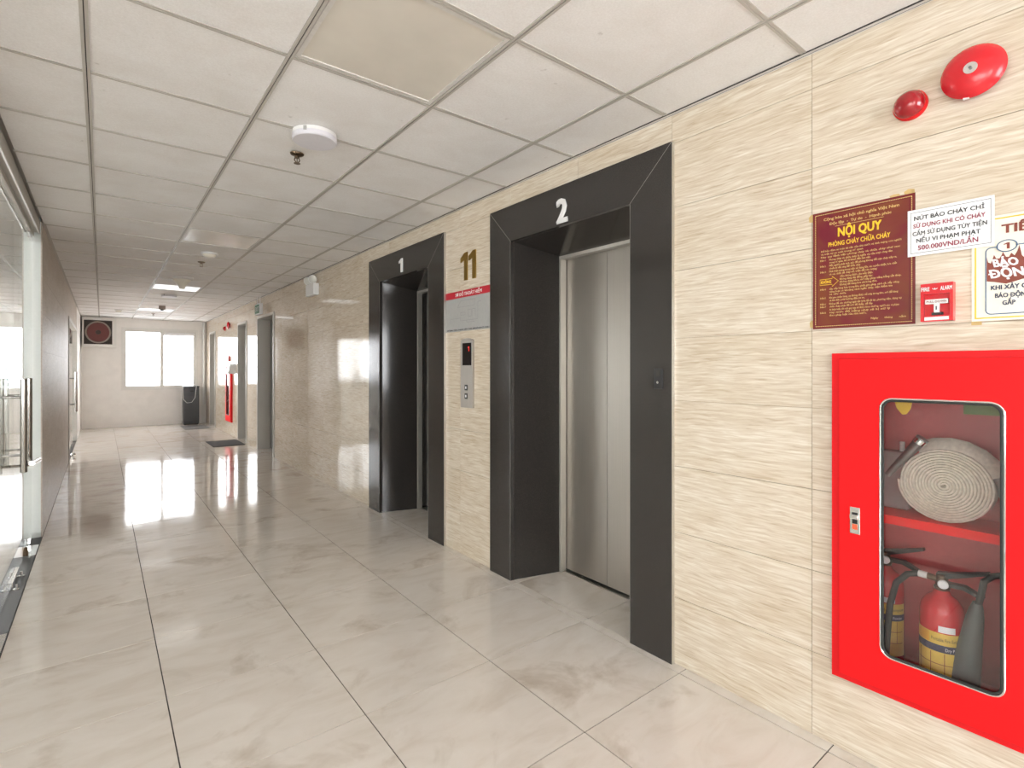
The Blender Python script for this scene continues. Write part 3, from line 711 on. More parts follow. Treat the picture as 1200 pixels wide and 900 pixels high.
t = empty('hose_valve', (2.24, 0.60, 0.842), 'pale grey hose valve block behind the coiled hose at left', 'valve')
box('valve_body', 'plan_grey', t, 2.255, 2.325, 0.570, 0.69, 0.843, 1.05, 0.012); B().cyl((2.29, 0.60, 1.05), (2.29, 0.60, 1.085), 0.008).build('valve_stem', 'hose_white', t)
t = empty('tag', (2.20, 0.555, 1.20), 'torn yellow paper tag in the top left of the cabinet', 'tag')
B().prism([(2.14, 0.585, 1.25), (2.14, 0.575, 1.215), (2.14, 0.56, 1.195), (2.14, 0.548, 1.197), (2.14, 0.537, 1.215), (2.14, 0.53, 1.25), (2.14, 0.55, 1.37), (2.14, 0.57, 1.37)], (-0.002, 0, 0)).build('paper', 'yellow_ink', t)
t = empty('patch', (2.325, 0.36, 1.22), 'green card on the back panel inside the cabinet, top right', 'patch')
box('sheet', 'green_rect', t, 2.326, 2.3295, 0.28, 0.435, 1.195, 1.32)  # flat green rectangle against the back panel
def extinguisher(y, x, label, zb=0.2935, hose=True):
    t = empty('fire_extinguisher', (x, y, zb), label, 'fire extinguisher', 'fire extinguishers in the red cabinet')
    r = 0.058; A = (0, 0, 1); o = (x, y, zb)
    B().lathe([(0, 0.045), (0.004, 0.054), (0.012, r), (0.27, r), (0.292, 0.053), (0.312, 0.040), (0.324, 0.024), (0.338, 0.019)], o, A, 28).build('cylinder', 'ext_red', t, smooth=True)
    lb = B(); n = 24; prev = None                       # label wrapped round the front half
    def arc(name, mat, z0, z1, a0, a1, rr, par=None):
        q = B(); pv = None
        for k in range(n+1):
            a = math.pi + a0 + (a1-a0)*k/n; c = [q.bm.verts.new((x+rr*math.cos(a), y+rr*math.sin(a), zb+z)) for z in (z0, z1)]
            if pv: q.bm.faces.new((pv[0], c[0], c[1], pv[1]))
            pv = c
        return q.build(name, mat, par or t)
    L = arc('label', 'label_yellow', 0.03, 0.215, -1.5, 1.5, r+0.0006)
    arc('label_band', 'navy_ink', 0.155, 0.178, -1.5, 1.5, r+0.0010, L)
    arc('label_header', 'orange_ink', 0.18, 0.212, -1.3, -0.35, r+0.0010, L); arc('sticker', 'paper_white', 0.218, 0.238, 0.05, 0.80, r+0.0008)
    for z in (0.075, 0.115): arc('label_rule', 'brown_ink', z, z+0.002, -1.3, 1.3, r+0.0010, L)
    for a in (-0.9, -0.3, 0.3, 0.9): arc('label_rule', 'brown_ink', 0.075, 0.152, a, a+0.03, r+0.0010, L)
    for txt, z, cap, a0, a1 in (('Portable Fire Extinguisher', 0.190, 0.0105, -0.25, 1.40), ('Dry Powder', 0.161, 0.010, 0.35, 1.25)):
        me = text_mesh(txt, 0.015, 0.0); xs = [v.co.x for v in me.vertices]; x0, x1 = min(xs), max(xs); sy = cap/(CAPH or 0.7)
        for v in me.vertices:
            a = math.pi + a0 + (a1-a0)*(v.co.x-x0)/(x1-x0); v.co = (( r+0.0016)*math.cos(a), (r+0.0016)*math.sin(a), z + v.co.y*sy)
        me.materials.clear(); link('lettering', me, 'black_ink' if z > .18 else 'paper_white', t)
    V = B(); V.lathe([(0.338, 0.020), (0.346, 0.022), (0.352, 0.017), (0.385, 0.016), (0.39, 0.010)], o, A, 16); V.cyl((x, y, zb+0.368), (x, y+0.045, zb+0.372), 0.010); V.build('valve', 'brass', t, smooth=True)
    B().lathe([(0, 0.013), (0.010, 0.0145), (0.013, 0.012)], (x-0.016, y-0.006, zb+0.362), (-1, -0.2, 0), 18).build('gauge', 'paper_white', t, smooth=True)
    h = B(); h.prism([(x-0.011, y+0.012, zb+0.378), (x-0.011, y+0.012, zb+0.392), (x-0.011, y-0.03, zb+0.402), (x-0.011, y-0.115, zb+0.428), (x-0.011, y-0.118, zb+0.420), (x-0.011, y-0.05, zb+0.392), (x-0.011, y-0.02, zb+0.380)], (0.022, 0, 0)).build('squeeze_lever', 'black_plastic', t)
    h = B(); h.prism([(x-0.012, y-0.005, zb+0.352), (x-0.012, y-0.005, zb+0.366), (x-0.012, y-0.06, zb+0.368), (x-0.012, y-0.105, zb+0.345), (x-0.012, y-0.10, zb+0.338), (x-0.012, y-0.055, zb+0.355)], (0.024, 0, 0)).build('carry_handle', 'black_plastic', t)
    if not hose: return t
    B().cyl((x, y+0.038, zb+0.371), (x, y+0.062, zb+0.372), 0.011).build('hose_nut', 'hose_white', t, smooth=True)
    B().tube([(x, y+0.06, zb+0.372), (x-0.005, y+0.09, zb+0.362), (x-0.015, y+0.12, zb+0.325), (x-0.025, y+0.135, zb+0.25), (x-0.03, y+0.142, zb+0.15), (x-0.03, y+0.150, zb+0.06)], [0.010]*4+[0.011, 0.014], 10).build('discharge_hose', 'rubber', t, smooth=True)
    return t
CAPH = None
_m = text_mesh('H'); CAPH = max(v.co.y for v in _m.vertices) - min(v.co.y for v in _m.vertices)
extinguisher(0.456, 2.150, 'red dry powder extinguisher with yellow label, in the middle of the cabinet floor')
extinguisher(0.645, 2.262, 'red extinguisher half hidden at the left of the cabinet window', hose=False)
t = empty('fire_extinguisher', (2.20, 0.25, 0.2935), 'extinguisher with a black hose and grey cone horn at the right of the cabinet', 'fire extinguisher', 'fire extinguishers in the red cabinet')
B().lathe([(0, 0.05), (0.008, 0.056), (0.33, 0.056), (0.37, 0.045), (0.39, 0.02), (0.41, 0.018)], (2.22, 0.25, 0.2935), (0, 0, 1), 24).build('cylinder', 'ext_red', t, smooth=True)
B().tube([(2.22, 0.25, 0.69), (2.18, 0.26, 0.745), (2.13, 0.29, 0.735), (2.11, 0.325, 0.725), (2.10, 0.345, 0.705), (2.10, 0.352, 0.66), (2.10, 0.36, 0.62)], 0.009, 10).build('discharge_hose', 'rubber', t, smooth=True)
B().lathe([(0, 0.012), (0.02, 0.017), (0.05, 0.022), (0.28, 0.040), (0.285, 0.036)], (2.10, 0.36, 0.635), (0.03, 0.035, -0.25), 20).build('horn', 'horn_grey', t, smooth=True)
B().lathe([(0.385, 0.022), (0.42, 0.022), (0.43, 0.012)], (2.22, 0.25, 0.2935), (0, 0, 1), 14).build('valve', 'brass', t, smooth=True)

# ------------------------------------------------------------------ signs beside the cabinet
def sheet(name, label, cat, y0, y1, z0, z1, X, mat, th=0.0012):
    t = empty(name, (X, (y0+y1)/2, z0), label, cat); box('sheet', mat, t, X-th, X, y0, y1, z0, z1); return t
t = sheet('rules_board', 'maroon fire rules board in yellow lettering left of the fire alarm pull', 'sign', 0.504, 0.811, 1.496, 1.920, XR-0.0006, 'sign_maroon', 0.002)
XS = XR-0.0028; Y0, Y1, Z0, Z1 = 0.504, 0.811, 1.496, 1.920; W_, H_ = Y1-Y0, Z1-Z0
fy = lambda f: Y1 - f*W_
fz = lambda f: Z1 - f*H_
def rl(txt, f, xa, xb, cap, mat='gold_ink', bold=0.012): text_wall(txt, t, mat, fy(xa), fy(xb), fz(f)-cap/2, cap, XS, bold, res=1 if cap < 0.008 else 2)
s = B(); s.box(XS-0.0002, XS+0.0004, fy(0.945), fy(0.055), fz(0.965), fz(0.035)); s.build('inner_field', 'sign_maroon_sheen', t)
s = B(); zz = [0.025+0.0118*k for k in range(82)]
for k in range(80):
    for f in (0.03, 0.97):
        s.box(XS-0.0004, XS, fy(f)-0.0012, fy(f)+0.0012, fz(zz[k])-0.003, fz(zz[k]))
for k in range(64):
    for f in (0.022, 0.978):
        y = fy(0.03+0.0148*k); s.box(XS-0.0004, XS, y-0.003, y, fz(f)-0.0012, fz(f)+0.0012)
tag(s.build('dashed_border', 'gold_ink', t), kind='stuff')
rl('Cộng hòa xã hội chủ nghĩa Việt Nam', 0.068, 0.12, 0.86, 0.0095); rl('Độc lập  -  Tự do  -  Hạnh phúc', 0.112, 0.18, 0.79, 0.0090)
B().box(XS-0.0004, XS, fy(0.72), fy(0.24), fz(0.139)-0.0006, fz(0.139)+0.0006).build('underline', 'gold_ink', t)
rl('NỘI QUY', 0.195, 0.27, 0.70, 0.030, 'yellow_ink', 0.035); rl('PHÒNG CHÁY CHỮA CHÁY', 0.288, 0.17, 0.78, 0.0155, 'yellow_ink', 0.02)
body = [(0.338, 0.09, 0.88, 'Để bảo đảm an toàn tài sản của nhà nước và tính mạng con người'), (0.363, 0.09, 0.53, 'và trật tự an ninh trong cơ quan.'), (0.388, 0.09, 0.87, 'Nay quy định việc phòng cháy và chữa cháy như sau:'),
 (0.416, 0.18, 0.80, 'Phòng cháy và chữa cháy là nghĩa vụ của mọi công dân'), (0.440, 0.18, 0.60, 'trong cơ quan, kể cả khách đến làm việc.'), (0.466, 0.18, 0.84, 'Mỗi người phải tích cực đề phòng không để nạn cháy xảy ra,'), (0.490, 0.18, 0.50, 'chuẩn bị sẵn sàng để chữa cháy.'),
 (0.516, 0.18, 0.84, 'Phải thận trọng trong việc sử dụng lửa, các nguồn nhiệt, hóa chất'), (0.540, 0.18, 0.66, 'và các chất dễ cháy nổ, triệt để tôn trọng:'), (0.566, 0.29, 0.62, 'Cấm không được câu mắc điện.'), (0.590, 0.29, 0.62, 'Không dùng dây đồng, giấy bạc.'), (0.613, 0.29, 0.88, 'Không dùng khóa mở nắp phuy xăng bằng sắt thép.'), (0.637, 0.29, 0.66, 'Không để hàng hóa sát bóng đèn.'),
 (0.664, 0.18, 0.86, 'Sắp xếp hàng hóa trong kho phải gọn gàng, sạch sẽ, xếp riêng'), (0.688, 0.18, 0.80, 'từng loại có khoảng cách ngăn cháy, tiện kiểm tra'), (0.710, 0.18, 0.36, 'và cứu chữa.'), (0.738, 0.18, 0.85, 'Khi giao nhận hàng, xe không được nổ máy trong kho, nơi để hàng'), (0.762, 0.18, 0.54, 'và khi đậu phải hướng đầu xe ra.'), (0.790, 0.18, 0.88, 'Không để các chướng ngại vật trên lối đi lại, phương tiện, dụng cụ'),
 (0.814, 0.18, 0.62, 'chữa cháy phải để nơi dễ thấy, dễ lấy.'), (0.840, 0.18, 0.86, 'Ai thực hiện tốt nội quy này sẽ được khen thưởng, người nào vi phạm'), (0.864, 0.18, 0.78, 'tùy mức độ nặng nhẹ sẽ bị xử lý'), (0.888, 0.18, 0.56, 'theo pháp luật của nhà nước.'), (0.935, 0.60, 0.92, 'Ngày      tháng      năm')]
for f, a, b, x_ in body: rl(x_, f, a, b, 0.0062)
for k, f in enumerate((0.416, 0.466, 0.516, 0.664, 0.738, 0.790, 0.814, 0.864)): rl('Điều %d:' % (k+1), f, 0.08, 0.145, 0.0058)
B().tube([(XS, fy(x_), fz(z_)) for x_, z_ in ((0.08, 0.578), (0.21, 0.578), (0.21, 0.560), (0.275, 0.602), (0.21, 0.645), (0.21, 0.626), (0.08, 0.626))], 0.0011, 6, True).build('arrow', 'yellow_ink', t)
rl('KHÔNG', 0.602, 0.09, 0.20, 0.0095, 'yellow_ink', 0.03)
for y, z, w, h in ((0.815, 1.905, 0.022, 0.030), (0.520, 1.925, 0.030, 0.022), (0.815, 1.515, 0.016, 0.030), (0.56, 1.924, 0.03, 0.01)):
    B().prism([(XR-0.0004, y-w/2, z-h/2), (XR-0.0004, y+w*0.4, z-h*0.4), (XR-0.0004, y+w/2, z+h*0.2), (XR-0.0004, y+w*0.1, z+h/2), (XR-0.0004, y-w*0.45, z+h*0.35)], (-0.0002, 0, 0)).build('tape', 'tape', t)

t = sheet('warning_notice', 'white printed notice with a black border taped above the fire alarm pull', 'sign', 0.314, 0.523, 1.713, 1.862, XR-0.0056, 'paper_white')
XS = XR-0.0070
s = B()
for a in ((0.3215, 0.5155, 1.722, 1.7232), (0.3215, 0.5155, 1.8522, 1.8534), (0.3215, 0.3225, 1.722, 1.853), (0.5145, 0.5155, 1.722, 1.853)): s.box(XS-0.0002, XS, *a)
s.build('border', 'black_ink', t)
for txt, z, a, b, m_ in (('NÚT BÁO CHÁY CHỈ', 1.8275, 0.506, 0.336, 'black_ink'), ('SỬ DỤNG KHI CÓ CHÁY', 1.8030, 0.508, 0.334, 'crimson_ink'), ('CẤM SỬ DỤNG TÙY TIỆN', 1.7785, 0.510, 0.330, 'black_ink'), ('NẾU VI PHẠM PHẠT', 1.7555, 0.500, 0.345, 'black_ink'), ('500.000VND/LẦN', 1.7310, 0.496, 0.350, 'crimson_ink')):
    text_wall(txt, t, m_, a, b, z, 0.0125 if '500' not in txt else 0.0145, XS, 0.016)

t = sheet('fire_drill_poster', 'cream fire drill poster with brown flames and blue border at the right edge', 'poster', 0.06, 0.366, 1.493, 1.800, XR-0.0006, 'paper_cream')
XS = XR-0.0020
s = B()
for a in ((0.07, 0.359, 1.500, 1.5035), (0.07, 0.359, 1.789, 1.7925), (0.3555, 0.359, 1.5035, 1.789), (0.07, 0.0735, 1.5035, 1.789)): s.box(XS-0.0002, XS, *a)
s.build('border', 'yellow_ink', t)
text_wall('TIÊU LỆNH', t, 'brown_ink', 0.300, 0.10, 1.746, 0.024, XS, 0.035)
pn = (0.095, 0.334, 1.512, 1.708)
B().tube([(XS, y, z) for y, z in rounded(*pn, 0.012)], 0.0014, 6, True).build('panel_outline', 'blue_ink', t)
fl_ = [(0.332, 1.610), (0.332, 1.682), (0.329, 1.666), (0.323, 1.662), (0.319, 1.674), (0.316, 1.686), (0.311, 1.674), (0.304, 1.674), (0.299, 1.684), (0.297, 1.692), (0.290, 1.676), (0.284, 1.675), (0.279, 1.686), (0.272, 1.677), (0.266, 1.690), (0.262, 1.706), (0.257, 1.676), (0.252, 1.668), (0.245, 1.694), (0.236, 1.703), (0.226, 1.684), (0.212, 1.696), (0.198, 1.676), (0.184, 1.700), (0.17, 1.68), (0.155, 1.695), (0.14, 1.675), (0.12, 1.69), (0.098, 1.67), (0.098, 1.62), (0.13, 1.604), (0.17, 1.612), (0.21, 1.600), (0.25, 1.609), (0.29, 1.598), (0.315, 1.606)]
B().prism([(XS, y, z) for y, z in fl_], (-0.0003, 0, 0)).build('flames', 'brown_ink', t)
text_wall('BÁO', t, 'paper_white', 0.316, 0.262, 1.650, 0.022, XS-0.0004, 0.04, shear=-0.2); text_wall('ĐỘNG', t, 'paper_white', 0.326, 0.225, 1.618, 0.024, XS-0.0004, 0.04, shear=-0.2)
B().lathe([(0, 0.019), (0.0008, 0.019)], (XS-0.0008, 0.288, 1.708), (-1, 0, 0), 28).build('number_disc', 'paper_cream', t)
B().tube([(XS-0.0016, 0.288+0.0215*math.cos(a), 1.708+0.0165*math.sin(a)) for a in [2*math.pi*k/28 for k in range(28)]], 0.0014, 6, True).build('number_ring', 'blue_ink', t)
numeral_one(t, 'brown_ink', 0.295, 0.282, 1.699, 0.018, XS-0.0010, 0.0008)
for txt, z, a, b in (('KHI XẢY CHÁY', 1.583, 0.323, 0.215), ('BÁO ĐỘNG', 1.559, 0.314, 0.238), ('GẤP', 1.537, 0.298, 0.270)): text_wall(txt, t, 'navy_ink', a, b, z, 0.0125, XS, 0.03)
s = B()
for y, z in ((0.355, 1.488), (0.345, 1.802)): s.box(XR-0.0004, XR-0.0002, y-0.012, y+0.012, z-0.006, z+0.006)
s.build('tape', 'tape', t)

# ------------------------------------------------------------------ pull station, bell, beacon
def pull_station(label):
    t = empty('fire_alarm_pull', (XR, 0.443, 1.498), label, 'fire alarm'); y0, y1, z0, z1 = 0.404, 0.484, 1.499, 1.617; XF = XR-0.030
    s = slab((y0, y1, z0, z1), [(y0+0.008, y1-0.008, 1.516, 1.584)], 'x', XF, XR-0.001); s.build('housing', 'red_plastic', t)
    box('recess', 'bell_red', t, XF+0.014, XR-0.001, y0+0.008, y1-0.008, 1.516, 1.584)
    h = B(); h.box(XF-0.002, XF+0.012, y0+0.012, y1-0.012, 1.553, 1.567, 0.001); h.box(XF-0.002, XF+0.012, 0.4375, 0.4505, 1.526, 1.5535, 0.001); h.build('pull_bar', 'white_plastic', t)
    box('key_slot', 'black_plastic', t, XF-0.0026, XF-0.0018, 0.4425, 0.4455, 1.534, 1.545)
    box('finger_slot', 'black_plastic', t, XF+0.008, XF+0.0139, 0.430, 0.458, 1.519, 1.527)
    box('name_plate', 'white_plastic', t, XF-0.0012, XF, y0+0.010, y1-0.010, 1.5025, 1.5125)
    text_wall('FIRE', t, 'white_plastic', 0.482, 0.461, 1.594, 0.012, XF-0.0001, 0.03); text_wall('ALARM', t, 'white_plastic', 0.4345, 0.406, 1.594, 0.012, XF-0.0001, 0.03)
    s = B(); s.tube([(XF-0.0003, 0.448+0.006*math.cos(a), 1.602+0.004*math.sin(a)) for a in [math.pi+math.pi*k/8 for k in range(9)]], 0.0009, 6); s.box(XF-0.0006, XF, 0.4465, 0.4495, 1.5985, 1.6025); s.build('emblem', 'white_plastic', t)
    text_wall('PULL DOWN', t, 'brown_ink', 0.468, 0.419, 1.5565, 0.0065, XF-0.0021, 0.015)
    return t
p1 = pull_station('red FIRE ALARM pull station with white T bar on the near wall'); p2 = dup(p1, None, (0, 11.52, 0.0)); p2['label'] = 'tiny red alarm pull station above the far red fire cabinet'
def bell(label):
    yc, zc, X = 0.359, 2.236, XR; t = empty('fire_bell', (X, yc, zc), label, 'alarm bell')
    B().lathe([(0, 0.045), (0.022, 0.045)], (X-0.0005, yc, zc), (-1, 0, 0), 24).build('base', 'bell_red', t, smooth=True)
    B().lathe([(0.020, 0.066), (0.020, 0.0745), (0.026, 0.0765), (0.032, 0.074), (0.042, 0.064), (0.050, 0.048), (0.055, 0.028), (0.057, 0.010), (0.057, 0.0)], (X, yc, zc), (-1, 0, 0), 40, False).build('gong', 'bell_red', t, smooth=True)
    c = B().lathe([(0.0575, 0.0165), (0.0585, 0.0165)], (X, yc, zc), (-1, 0, 0), 20).build('centre_disc', 'chrome', t)
    B().cyl((X-0.0585, yc, zc), (X-0.064, yc, zc), 0.004, 8).build('nut', 'iron_grey', c)
    box('label_tab', 'paper_white', t, X-0.030, X-0.022, yc+0.008, yc+0.022, zc-0.0765, zc-0.072)
    return t
b1 = bell('large round red fire alarm bell on the upper near wall'); b2 = dup(b1, None, (0, 11.58, 0.0)); b2['label'] = 'small distant red fire bell above the far red fire cabinet'
def beacon(label):
    yc, zc, X = 0.516, 2.203, XR; t = empty('alarm_lamp', (X, yc, zc), label, 'alarm lamp')
    B().lathe([(0, 0.046), (0.014, 0.046), (0.018, 0.044)], (X-0.0005, yc, zc), (-1, 0, 0), 28).build('base', 'red_edge', t, smooth=True)
    B().lathe([(0.018, 0.043), (0.026, 0.042), (0.036, 0.036), (0.046, 0.024), (0.050, 0.011), (0.051, 0)], (X, yc, zc), (-1, 0, 0), 28, False).build('lens', 'red_lens', t, smooth=True)
    return t
l1 = beacon('small dark red domed alarm lamp left of the large fire bell'); l2 = dup(l1, None, (0, 11.9, 0.0)); l2['label'] = 'tiny red alarm lamp beside the distant fire bell'
t = empty('wall_box', (XR, 11.4, 1.25), 'small flared white box on the wall beside the far fire cabinet', 'wall box')
B().prism([(XR-0.001, 11.28, 1.25), (XR-0.14, 11.28, 1.25), (XR-0.11, 11.28, 1.44), (XR-0.001, 11.28, 1.44)], (0, 0.22, 0)).build('body', 'white_plastic', t)
box('front_flap', 'hose_white', t, XR-0.146, XR-0.141, 11.29, 11.49, 1.26, 1.30)

# ------------------------------------------------------------------ emergency lamp and exit sign
t = empty('emergency_light', (XR, 6.5, 2.25), 'white twin-head emergency light on the tiled wall left of lift 1', 'emergency light')
box('battery_box', 'white_plastic', t, XR-0.07, XR-0.001, 6.36, 6.66, 2.245, 2.385, 0.006)
for y in (6.42, 6.60):
    a = Vector((-0.62, -0.72, -0.28)).normalized(); c = Vector((XR-0.055, y, 2.435))
    h = B().lathe([(-0.055, 0.012), (-0.05, 0.03), (0, 0.050), (0.012, 0.052)], c, a, 20).build('lamp_head', 'white_plastic', t, smooth=True)
    B().lathe([(0.012, 0.047), (0.018, 0.042), (0.022, 0.02), (0.023, 0)], c, a, 20, False).build('lens', 'lamp_lens', h, smooth=True)
    B().cyl((XR-0.035, y, 2.384), (XR-0.045, y, 2.43), 0.01).build('neck', 'white_plastic', h)
t = empty('exit_sign', (1.95, 9.0, 2.37), 'green EXIT sign in a white box hung from the ceiling near the grey doorways', 'exit sign')
box('housing', 'white_plastic', t, 1.945, 1.995, 8.86, 9.18, 2.215, 2.385, 0.004); box('green_face', 'green_sign', t, 1.9425, 1.9448, 8.875, 9.165, 2.23, 2.37)
text_wall('EXIT', t, 'white_plastic', 9.13, 8.91, 2.265, 0.07, 1.9424, 0.02)
for y in (8.93, 9.11): B().cyl((1.97, y, 2.384), (1.97, y, ZC+0.002), 0.006, 8).build('hanger', 'white_plastic', t)

# ------------------------------------------------------------------ ceiling fittings
labs = {6: 'large dusty unlit square light panel nearest the camera', 12: 'square ceiling panel light beyond the round lamp, in front of the smoke detector', 18: 'third square panel light along the corridor, beside the hanging cone', 24: 'farthest square panel light just before the end window'}
for j in PANELS:
    y = CY0+0.6*j; x = cxs[1]; 
    t = empty('panel_light', (x+0.3, y+0.3, ZC), labs.get(j, 'square light panel'), 'ceiling light', 'square panel lights')
    s = slab((x+0.014, x+0.586, y+0.014, y+0.586), [(x+0.03, x+0.57, y+0.03, y+0.57)], 'z', ZC+0.002, ZC+0.02); s.build('rim', 'led_rim', t)
    box('diffuser', 'led_added_glow' if j >= 18 else 'led_diffuser', t, x+0.03, x+0.57, y+0.03, y+0.57, ZC+0.006, ZC+0.012)
def round_light(y, label, x=0.83):
    t = empty('round_light', (x, y, ZC), label, 'ceiling light', 'round ceiling lamps')
    B().lathe([(0, 0.104), (0.016, 0.104), (0.018, 0.102)], (x, y, ZC-0.0002), (0, 0, -1), 40).build('base', 'white_plastic', t, smooth=True)
    B().lathe([(0.018, 0.105), (0.036, 0.105), (0.042, 0.100), (0.0425, 0.0)], (x, y, ZC), (0, 0, -1), 40, False).build('diffuser', 'lilac_plastic', t, smooth=True)
    a = -2.3; s = B()
    s.box(-0.008, 0.008, -0.004, 0.004, -0.010, 0.010); bmesh.ops.transform(s.bm, matrix=Matrix.Translation((x+0.104*math.cos(a)*0.98, y+0.104*math.sin(a)*0.98, ZC-0.016)) @ Matrix.Rotation(a+R90, 4, 'Z'), verts=s.bm.verts[:])
    s.build('clip', 'plan_grey', t)
    return t
round_light(2.63, 'round white surface ceiling lamp nearest the camera'); round_light(9.75, 'round white ceiling lamp farther down the corridor')
def sprinkler(x, y, label):
    t = empty('sprinkler', (x, y, ZC), label, 'sprinkler', 'ceiling sprinklers')
    B().lathe([(0, 0.036), (0.006, 0.034), (0.012, 0.022), (0.014, 0.012), (0.024, 0.012)], (x, y, ZC), (0, 0, -1), 20).build('escutcheon', 'brass', t, smooth=True)
    s = B(); s.tube([(x-0.010, y, ZC-0.022), (x-0.014, y, ZC-0.036), (x-0.004, y, ZC-0.050)], 0.003, 6); s.tube([(x+0.010, y, ZC-0.022), (x+0.014, y, ZC-0.036), (x+0.004, y, ZC-0.050)], 0.003, 6); s.cyl((x, y, ZC-0.024), (x, y, ZC-0.048), 0.0025, 6); s.build('frame_arms', 'brass', t)
    B().lathe([(0, 0.006), (0.002, 0.017), (0.004, 0.017)], (x, y, ZC-0.050), (0, 0, -1), 16).build('deflector', 'brass', t)
sprinkler(0.831, 2.93, 'brown brass sprinkler just beyond the nearest round lamp'); sprinkler(0.854, 6.55, 'sprinkler just beyond the first smoke detector'); sprinkler(0.853, 13.3, 'sprinkler farthest down the corridor, by the end window')
def detector(x, y, label, r=0.062):
    t = empty('smoke_detector', (x, y, ZC), label, 'smoke detector', 'smoke detectors')
    B().lathe([(0, r), (0.012, r), (0.018, r*0.93)], (x, y, ZC), (0, 0, -1), 26).build('base', 'white_plastic', t, smooth=True)
    B().lathe([(0.018, r*0.80), (0.030, r*0.72), (0.042, r*0.55), (0.046, r*0.2), (0.0465, 0)], (x, y, ZC), (0, 0, -1), 26, False).build('chamber', 'paper_cream', t, smooth=True)
detector(0.852, 6.0, 'white smoke detector behind the second square panel light', 0.075); detector(0.26, 12.9, 'white smoke detector above the ventilation fan')
t = empty('ceiling_speaker', (0.82, 7.95, ZC), 'white cone-shaped ceiling fitting hanging below its round plate', 'ceiling fitting')
B().lathe([(0, 0.11), (0.006, 0.11), (0.01, 0.10)], (0.82, 7.80, ZC), (0, 0.03, -1), 28).build('plate', 'white_plastic', t, smooth=True)
B().lathe([(0.008, 0.10), (0.03, 0.092), (0.06, 0.060), (0.09, 0.040), (0.125, 0.030), (0.132, 0.0)], (0.82, 7.98, ZC), (0, 0, -1), 28, False).build('cone', 'paper_cream', t, smooth=True)
t = empty('ceiling_sensor', (0.87, 11.6, ZC), 'small brown square sensor box on the ceiling past the far round lamp', 'sensor')
box('body', 'fan_ring', t, 0.83, 0.93, 11.55, 11.65, ZC-0.07, ZC, 0.006); B().lathe([(0, 0.03), (0.02, 0.024), (0.024, 0.0)], (0.88, 11.6, ZC-0.07), (0, 0, -1), 16, False).build('dome', 'dark_grey', t, smooth=True)

# ------------------------------------------------------------------ far end
t = empty('ventilation_fan', (-0.06, 14.9, 1.83), 'square ventilation fan with round red grille in a white box on the far wall', 'fan')
x0, x1, z0, z1 = -0.37, 0.262, 1.835, 2.50; yb, yf = YF-0.0005, YF-0.12
s = slab((x0, x1, z0, z1), [(x0+0.055, x1-0.075, z0+0.065, z1-0.06)], 'y', yf, yb); s.build('casing', 'white_paint', t)
X0, X1, Q0, Q1 = x0+0.055, x1-0.075, z0+0.065, z1-0.06; cx, cz = (X0+X1)/2, (Q0+Q1)/2
box('back_board', 'fan_dark', t, X0, X1, yb-0.04, yb, Q0, Q1)
s = B()
for k in range(9):
    z = Q0 + (Q1-Q0)*(k+0.5)/9; s.box(X0, X1, yb-0.055, yb-0.041, z-0.012, z+0.012)
s.build('louvre', 'fan_dark', t)
B().tube([(cx+0.215*math.cos(a), yb-0.07, cz+0.235*math.sin(a)) for a in [2*math.pi*k/40 for k in range(40)]], 0.016, 8, True).build('ring', 'fan_ring', t, smooth=True)
B().lathe([(0, 0.212), (0.01, 0.212)], (cx, yb-0.056, cz), (0, -1, 0), 40).build('grille_disc', 'fan_red', t)
for k in range(5):
    a = 2*math.pi*k/5; s = B(); u, v = Vector((math.cos(a), 0, math.sin(a))), Vector((-math.sin(a), 0, math.cos(a))); c = Vector((cx, yb-0.068, cz))
    s.prism([c+u*0.04-v*0.02, c+u*0.19-v*0.05, c+u*0.20+v*0.05, c+u*0.04+v*0.03], (0, -0.004, 0)); s.build('blade', 'fan_red', t)
B().lathe([(0, 0.05), (0.02, 0.045), (0.026, 0.0)], (cx, yb-0.068, cz), (0, -1, 0), 20, False).build('hub', 'fan_dark', t, smooth=True)
t = empty('blind', (1.46, YF-0.03, 2.17), 'rolled-up white blind at the top of the right pane of the end window', 'blind')
B().cyl((1.19, YF-0.055, 2.185), (1.80, YF-0.055, 2.185), 0.035, 16).build('roll', 'paper_white', t, smooth=True)
box('cassette', 'white_paint', t, 1.17, 1.82, YF-0.02, YF-0.001, 2.15, 2.225)
t = empty('pipe', (2.01, 14.95, 0.49), 'white vertical pipe in the far right corner of the corridor', 'pipe')
B().cyl((2.005, 14.95, 0.46), (2.005, 14.95, ZC+0.002), 0.028, 16).build('tube', 'white_plastic', t, smooth=True)
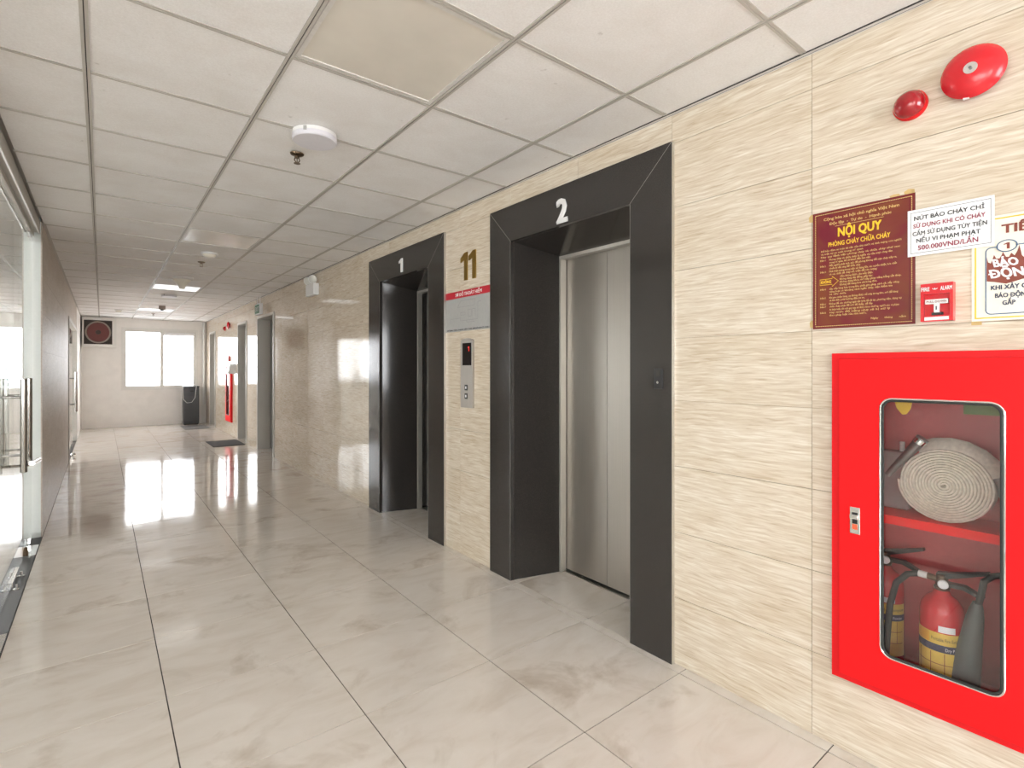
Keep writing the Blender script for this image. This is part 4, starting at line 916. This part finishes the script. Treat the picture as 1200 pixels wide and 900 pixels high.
for z in (0.9, 1.9): box('clip', 'white_plastic', t, 1.970, 2.04, 14.915, 14.999, z, z+0.02)
t = empty('water_dispenser', (1.69, 14.78, 0), 'dark grey water dispenser with a looped white hose under the end window', 'water dispenser')
box('body', 'dark_grey', t, 1.53, 1.86, 14.62, 14.94, 0.02, 0.90, 0.012); box('top_cap', 'black_plastic', t, 1.525, 1.865, 14.61, 14.945, 0.901, 0.925, 0.004)
box('recess_panel', 'panel_grey', t, 1.555, 1.835, 14.612, 14.621, 0.10, 0.70, 0.003); box('handle', 'black_plastic', t, 1.66, 1.74, 14.605, 14.622, 0.79, 0.82, 0.003)
for x in (1.56, 1.83): B().cyl((x, 14.66, 0), (x, 14.66, 0.021), 0.018).build('foot', 'black_plastic', t)
B().tube([(1.50, 14.60, 0.10), (1.495, 14.60, 0.50), (1.50, 14.60, 0.93), (1.515, 14.60, 0.94), (1.53, 14.60, 0.62), (1.60, 14.595, 0.53), (1.70, 14.595, 0.54), (1.77, 14.595, 0.65), (1.80, 14.60, 0.95), (1.84, 14.60, 0.97)], 0.007, 8).build('hose', 'hose_white', t, smooth=True)
box('mat', 'mat_grey', None, 1.44, 1.93, 13.45, 14.35, 0.0004, 0.008, 0.003, org=(1.68, 13.9, 0))
tag(bpy.data.objects['mat'], 'grey floor mat in front of the dark water dispenser', 'mat')
tag(box('mat', 'mat_dark', None, 1.50, 2.0, 10.15, 10.98, 0.0004, 0.010, 0.003, org=(1.75, 10.5, 0)), 'black floor mat in front of the middle grey doorway', 'mat')

# ------------------------------------------------------------------ outside
g = B().box(-1500, 1500, 18, 2500, -46, -45).build('ground', 'city_ground'); tag(g, kind='structure')
t = empty('office_tower', (72, 520, -45), 'pale office tower with teal window bands outside, mirrored in the glass door', 'building')
s = B(); s.box(50, 95, 500, 540, -45, 15); s.build('tower_body', 'tower_white', t)
for k in range(12):
    z = -28 + 3.5*k; box('window_band', 'tower_teal', t, 49.9, 95.1, 499.8, 540.1, z, z+1.7)
